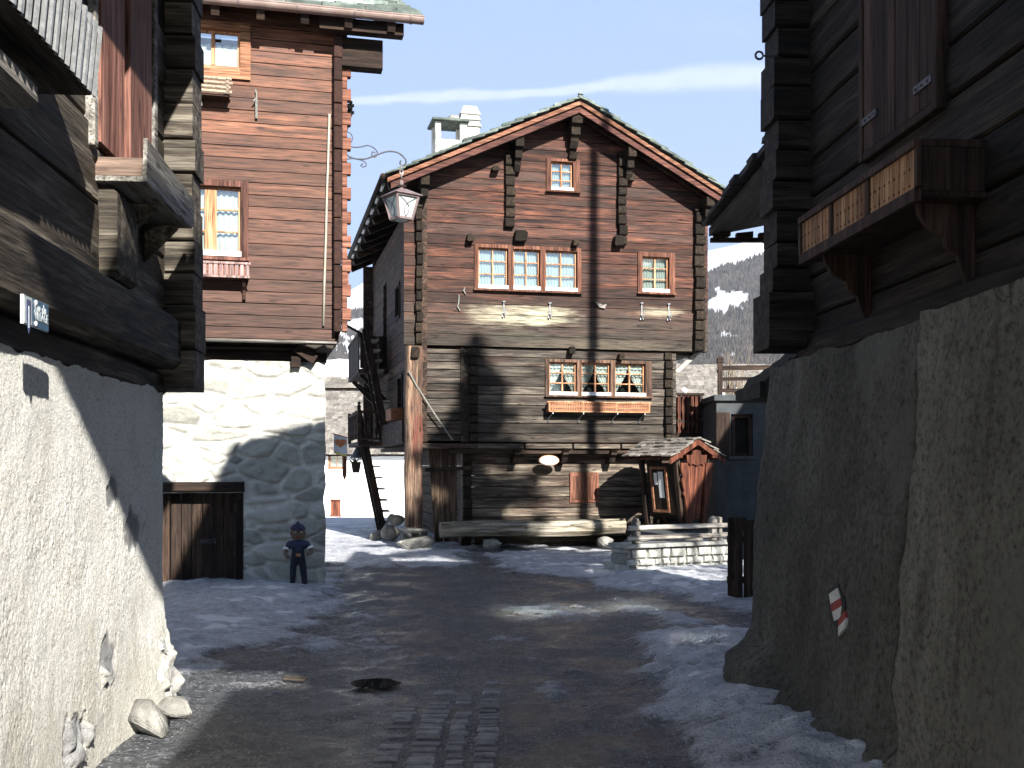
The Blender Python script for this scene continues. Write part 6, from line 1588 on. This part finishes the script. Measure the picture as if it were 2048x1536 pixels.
# ================================================================ hills, forest, snow mountain
def ridge(t):
    pts = [(-.5, .20), (-.25, .155), (-.175, .141), (-.155, .138), (-.13, .146), (0, .16), (.17, .172), (.20, .186), (.24, .198), (.35, .21), (.5, .23)]
    for (a, ya), (b, yb) in zip(pts, pts[1:]):
        if t <= b: return ya + (yb - ya) * max(0, (t - a) / (b - a))
    return pts[-1][1]
def opening(t, e):
    o = fbm(t * 42, e * 70, 3, 4) + .35 * fbm(t * 130, e * 200, 8, 3) - .66
    for (u, v, ru, rv, s) in ((1460, 600, 36, 20, .9), (1438, 614, 28, 12, .8), (690, 652, 70, 9, .8), (700, 690, 22, 20, .45), (672, 668, 20, 10, .6), (725, 645, 25, 10, .8), (1455, 672, 20, 5, .6)):
        d = math.hypot((t - (u - CX) / FPX) / (ru / FPX), (e - (HV - v) / FPX) / (rv / FPX)); o = max(o, s * (1.05 - d) + .55 * fbm(t * 150, e * 260, 1, 4))
    return o
D0, D1 = 420.0, 2600.0
def hill_e(t, f): return ridge(t) * (f ** .8) * (1 + .03 * fbm(t * 30, f * 5, 2))
nu, nv = 300, 60; vs, op = [], []
for j in range(nv + 1):
    f = j / nv; D = D0 + (D1 - D0) * f
    for i in range(nu + 1):
        t = -.6 + 1.2 * i / nu; e = hill_e(t, f); vs.append((t * D, D, CZ + e * D if f > 0 else -5)); op.append(sstep(-.02, .08, opening(t, e)))
for i in range(nu + 1): t = -.6 + 1.2 * i / nu; vs.append((t * 3400, 3400, -20)); op.append(0)
fs = [(j * (nu + 1) + i, j * (nu + 1) + i + 1, (j + 1) * (nu + 1) + i + 1, (j + 1) * (nu + 1) + i) for j in range(nv + 1) for i in range(nu)]
me = bpy.data.meshes.new('hills'); me.from_pydata(vs, [], fs); a_ = me.attributes.new('open', 'FLOAT', 'POINT'); a_.data.foreach_set('value', op); me.polygons.foreach_set('use_smooth', [True] * len(fs))
k = NT('forest_floor'); v = k.coords((.01, .01, .01)); n = k.noise(v, 6, 8, .7)
col = k.mix(k.attr('open'), k.ramp(n, [(.35, (.06, .055, .055)), (.6, (.12, .11, .10)), (.75, (.25, .24, .25))]), (.82, .83, .86)); me.materials.append(k.pbsdf(col, .9))
tag((o := bpy.data.objects.new('hills', me)), kind='structure'); C.objects.link(o)
M['spruce'] = stain('far_larch_and_spruce', g3((.022, .024, .022), (.050, .043, .038), (.10, .08, .068)), .02, tint=(.5, 1.0), bs=0)
k = MB(); cnt = 0
while cnt < 27000:
    q_ = R.random(); t = R.uniform(-.20, -.115) if q_ < .23 else R.uniform(.165, .27) if q_ < .55 else R.uniform(-.36, -.05) if q_ < .72 else R.uniform(.08, .46); f = R.uniform(.12, 1) ** .7; e = hill_e(t, f)
    if opening(t, e) > .0 + R.uniform(-.05, .06): continue
    D = D0 + (D1 - D0) * f; x, y, z = t * D, D, CZ + e * D; h = R.uniform(7, 15) * (.6 + .4 * f); r = h * R.uniform(.14, .22); a = R.random() * 6; n = 5
    k.add([(x + r * math.cos(a + 2 * PI * j / n), y + r * math.sin(a + 2 * PI * j / n), z - 1) for j in range(n)] + [(x + R.uniform(-.3, .3), y, z + h)], [(j, (j + 1) % n, n) for j in range(n)]); cnt += 1
HAZE = True
tag(k.build('forest', M['spruce']), 'far grey-brown forest of larch and spruce covering the slope', 'forest', kind='stuff')
def crest(t):
    pts = [(-.6, .2), (-.2, .150), (-.155, .158), (-.128, .174), (-.08, .185), (.1, .19), (.18, .198), (.205, .203), (.235, .212), (.3, .2), (.6, .24)]
    for (a, ya), (b, yb) in zip(pts, pts[1:]):
        if t <= b: return ya + (yb - ya) * max(0, (t - a) / (b - a))
    return pts[-1][1]
nu, nv = 220, 50; vs = []
for j in range(nv + 1):
    f = j / nv; D = 4200 + 2600 * f
    for i in range(nu + 1):
        t = -.6 + 1.2 * i / nu; e = crest(t) * (.35 + .65 * f ** .9) * (1 + .035 * fbm(t * 16, f * 6, 5, 5) * min(1, 4 * (1 - f) + .25)); vs.append((t * D, D, CZ + e * D if f > 0 else -30))
fs = [(j * (nu + 1) + i, j * (nu + 1) + i + 1, (j + 1) * (nu + 1) + i + 1, (j + 1) * (nu + 1) + i) for j in range(nv) for i in range(nu)]
me = bpy.data.meshes.new('snow_mountain'); me.from_pydata(vs, [], fs); me.polygons.foreach_set('use_smooth', [True] * len(fs))
k = NT('alpine_snow'); v = k.coords((.001, .001, .001)); n = k.noise(k.coords((.004, .004, .009)), 1, 8, .7)
me.materials.append(k.pbsdf(k.mix(k.mr(n, .63, .70, 0, .8), (.84, .85, .88), (.22, .21, .22)), .8)); o = bpy.data.objects.new('snow_mountain', me); C.objects.link(o); tag(o, kind='structure')

# ================================================================ things behind the near houses that throw the shade seen on the chalet
SUN_AZ, SUN_EL = math.radians(23), math.radians(31)
SV = Vector((math.sin(SUN_AZ) * math.cos(SUN_EL), -math.cos(SUN_AZ) * math.cos(SUN_EL), math.sin(SUN_EL)))
x, z = HF.px(1186, 300, 0); w = Vector(HF.world(x, 0, z)) + SV * 15.0
po = thing('utility_pole', 'tall bare wooden pole whose straight shadow falls on the chalet', 'pole', (w.x, w.y, 0), 0)
k = MB(); k.tube([(-.04, 0, -.3), (-.02, 0, 5), (0, 0, 11), (.02, 0, w.z + .6)], [.15, .135, .115, .10], 12); k.build('shaft', M['bark'], po, smooth=True)
def conifer(name, label, base, h, r0, seed, low=1.6, group=None):
    rr = random.Random(seed); tr = thing(name, label, 'tree', (base[0], base[1], 0), 0, group)
    k = MB(); k.tube([(0, 0, -.2), (.03, 0, h * .5), (0, 0, h)], [r0 * .13, r0 * .08, .015], 8); k.build('trunk', M['bark'], tr)
    k = MB(); z = low
    while z < h - .1:
        f = (z - low) / (h - low); rad = r0 * (1 - f) ** .85 + .08; nb = 5 + int(5 * (1 - f))
        for b in range(nb):
            a = rr.random() * 6.283; L = rad * rr.uniform(.45, 1.25); d = Vector((math.cos(a), math.sin(a), -.28)); s = Vector((-math.sin(a), math.cos(a), 0)); p = Vector((0, 0, z + rr.uniform(-.1, .1)))
            m = max(3, int(L / .16))
            for i in range(m):
                q = p + d * L * (i + .6) / m + Vector((0, 0, .18 * ((i / m) ** 2) * L)); wd = (.10 + .30 * L * (1 - i / m) * .5)
                for sg in (-1, 1):
                    e = q + s * sg * wd + d * .1 + Vector((0, 0, rr.uniform(-.14, .02))); k.add([q - d * .09, q + d * .15, e + d * .10, e - d * .06], [(0, 1, 2, 3)])
                    g = q + Vector((rr.uniform(-.06, .06), rr.uniform(-.06, .06), -rr.uniform(.16, .34))); k.add([q - s * .10 * sg, q + s * .12 * sg + d * .05, g + s * .08 * sg, g - s * .05 * sg], [(0, 1, 2, 3)])
        z += .16 + .16 * (1 - f)
    k.build('crown', M['needles'], tr); return tr
x, z = HF.px(945, 690, YM); w = Vector(HF.world(x, YM, z)) + SV * 24
conifer('spruce_tree', 'dark pointed spruce whose blurred shadow falls on the chalet bay', w, w.z + .25, 2.4, 3, 10.9, group='trees behind the lane')
def bare_tree(name, label, base, h, seed, group=None):
    rr = random.Random(seed); tr = thing(name, label, 'tree', (base[0], base[1], 0), 0, group); k = MB(); t_ = MB()
    def grow(p, d, L, r, lv):
        q = p + d * L; m = p.lerp(q, .5) + Vector((rr.uniform(-1, 1), rr.uniform(-1, 1), 0)) * L * .06
        (t_ if lv < 2 else k).tube([p, m, q], [r, r * .85, r * .7], 6 if lv < 3 else 4, cap=False)
        if lv < 6:
            for _ in range(3 if lv < 4 else 2):
                n = (d + Vector((rr.uniform(-1, 1), rr.uniform(-1, 1), rr.uniform(-.3, .8))) * .75).normalized(); grow(p.lerp(q, rr.uniform(.65, 1)), n, L * rr.uniform(.62, .82), r * .62, lv + 1)
    grow(Vector((0, 0, -.2)), Vector((0, 0, 1)), h * .30, h * .016, 0)
    t_.build('trunk', M['bark'], tr); k.build('crown', M['bark'], tr); return tr
bare_tree('bare_tree', 'leafless tree behind the shaded house that dapples the snow by the stone wall', (7.4, 6.2), 9.5, 5, 'trees behind the lane')
bare_tree('bare_tree', 'second leafless tree behind the shaded house, nearer the barrier', (9.4, 4.5), 9.5, 9, 'trees behind the lane')
nb = thing('unseen_shade_house', 'unseen dark log house added behind the shed to shade the grey terrace house', 'house', (7.65, 9.6, 0), 0)  # house out of view, added to shade the terrace house
k = MB(); log_wall(k, 0, 5, courses(0, 7.4, .25, .32), 0, .2); k.box(.01, 5, .21, 5.6, 0, 7.3); k.build('log_wall', M['dark'], nb)
k = MB(); k.add([(-.15, -.4, 7.35), (5.4, -.4, 7.35), (5.4, 6, 7.35), (-.15, 6, 7.35), (2.6, -.4, 8.6), (2.6, 6, 8.6)], [(0, 1, 4), (2, 3, 5), (0, 4, 5, 3), (1, 2, 5, 4), (0, 3, 2, 1)]); k.build('roof', M['slate'], nb)
pf = thing('plank_fence', 'dark plank fence between the stone terrace wall and the shaded house', 'fence', (2.64, 13.2, 0), 0)
for i in range(6): k = MB(); k.box(i * .195, i * .195 + .18, 0, .03, -.1, .98 + R.uniform(-.04, .04)); k.build('plank', M['dark_z'], pf)
k = MB(); k.box(0, 1.17, .031, .08, .7, .78); k.box(0, 1.17, .031, .08, .2, .28); k.build('rail', M['dark'], pf)

# ---------------------------------------------------------------- mountain air
hb = MB(); hb.box(-6000, 6000, -300, 7600, -40, 1900); ho = hb.build('haze', (k := NT('mountain_air')).mat); tag(ho, 'thin blue mountain air between the lane and the far slopes', None, kind='stuff')
pv = k.n('ShaderNodeVolumePrincipled', ins={'Color': (.80, .88, 1, 1), 'Density': .00008, 'Anisotropy': .1}); k.l(pv.outputs[0], k.out.inputs['Volume'])
# ================================================================ sky, sun, camera
W = bpy.data.worlds.new('World'); bpy.context.scene.world = W; W.use_nodes = True; nt = W.node_tree; nt.nodes.clear()
def wn(ty, ins=None, **kw):
    n = nt.nodes.new(ty)
    for a, b in kw.items(): setattr(n, a, b)
    for a, b in (ins or {}).items():
        if hasattr(b, 'is_output'): nt.links.new(b, n.inputs[a])
        else: n.inputs[a].default_value = b
    return n
sky = wn('ShaderNodeTexSky', sky_type='NISHITA', sun_disc=False, sun_elevation=SUN_EL, sun_rotation=PI - SUN_AZ, altitude=1300, air_density=1.0, dust_density=.6, ozone_density=1.4)
tc = wn('ShaderNodeTexCoord'); sp = wn('ShaderNodeSeparateXYZ', {0: tc.outputs['Generated']})
def wm(op, a, b=0.0, c=0.0):
    n = wn('ShaderNodeMath', {0: a, 1: b, 2: c}, operation=op); return n.outputs[0]
yy = wm('MAXIMUM', sp.outputs[1], .05); tx = wm('DIVIDE', sp.outputs[0], yy); tz = wm('DIVIDE', sp.outputs[2], yy)
vec = wn('ShaderNodeCombineXYZ', {0: tx, 1: tz, 2: 0.0}).outputs[0]
def wnoise(sc, det=6, rough=.6): 
    m = wn('ShaderNodeMapping', {'Vector': vec, 'Scale': sc}); return wn('ShaderNodeTexNoise', {'Vector': m.outputs[0], 'Scale': 1.0, 'Detail': det, 'Roughness': rough, 'Distortion': .3}).outputs['Fac']
def wmr(v, a, b, c=0.0, d=1.0): return wn('ShaderNodeMapRange', {0: v, 1: a, 2: b, 3: c, 4: d}, interpolation_type='SMOOTHSTEP').outputs[0]
n1 = wnoise((9, 22, 1)); n2 = wnoise((40, 70, 1), 8, .7)
cen = wm('ADD', wm('MULTIPLY', tx, .066), .345)                      # vapour trail drifting across the gap
dd = wm('ABSOLUTE', wm('ADD', wm('SUBTRACT', tz, cen), wm('MULTIPLY', wm('SUBTRACT', n1, .5), .02)))
wid = wm('ADD', .0046, wm('MULTIPLY', wmr(tx, .02, .2), .009))
tr = wm('MULTIPLY', wmr(wm('DIVIDE', dd, wid), .3, 1.35, 1, 0), wm('ADD', .35, wm('MULTIPLY', n2, .75)))
tr = wm('MULTIPLY', tr, wmr(tx, .22, .33, 1, 0))
ci = wm('MULTIPLY', wmr(wm('ADD', wnoise((5, 14, 1), 7, .65), wm('MULTIPLY', tx, .35)), .58, .82), .10)
fac = wm('MULTIPLY', wm('MINIMUM', wm('ADD', wm('MULTIPLY', tr, .80), ci), 1.0), wmr(sp.outputs[1], .1, .3))
SKYS = .066
hz = wm('MULTIPLY', wmr(tz, .25, 1.3, 1, 0), wm('MULTIPLY', wmr(sp.outputs[1], .0, .3), .75))
hm = wn('ShaderNodeMix', data_type='RGBA'); nt.links.new(hz, hm.inputs[0]); nt.links.new(sky.outputs[0], hm.inputs[6]); hm.inputs[7].default_value = (2.55, 3.75, 7.0, 1)
mx = wn('ShaderNodeMix', data_type='RGBA'); nt.links.new(fac, mx.inputs[0]); nt.links.new(hm.outputs[2], mx.inputs[6]); mx.inputs[7].default_value = (6.0, 6.5, 7.2, 1)
bg = wn('ShaderNodeBackground', {'Color': mx.outputs[2], 'Strength': SKYS}); ow = wn('ShaderNodeOutputWorld', {'Surface': bg.outputs[0]})
sl_ = bpy.data.lights.new('sun', 'SUN'); sl_.energy = 5.0; sl_.angle = math.radians(.53); sl_.color = (1, .955, .88)
so = bpy.data.objects.new('sun', sl_); C.objects.link(so); so.rotation_euler = SV.to_track_quat('Z', 'Y').to_euler(); so.location = (10, -20, 30)
cam = bpy.data.cameras.new('camera'); cam.sensor_width = 36; cam.lens = FPX / 2048 * 36; cam.shift_y = (HV - 768) / 2048; cam.clip_start = .1; cam.clip_end = 20000
co = bpy.data.objects.new('camera', cam); C.objects.link(co); co.location = (0, 0, CZ); co.rotation_euler = (PI / 2, 0, 0)
sc = bpy.context.scene; sc.camera = co
sc.view_settings.view_transform = 'Standard'; sc.view_settings.look = 'None'; sc.view_settings.exposure = 1.45; sc.view_settings.gamma = 1
sc.cycles.use_guiding = True; sc.cycles.blur_glossy = 0.0; sc.cycles.caustics_reflective = True; sc.cycles.sample_clamp_indirect = 150.0; sc.cycles.max_bounces = 8; sc.cycles.transparent_max_bounces = 16; sc.cycles.use_denoising = True
for o in bpy.data.objects: o.select_set(False)
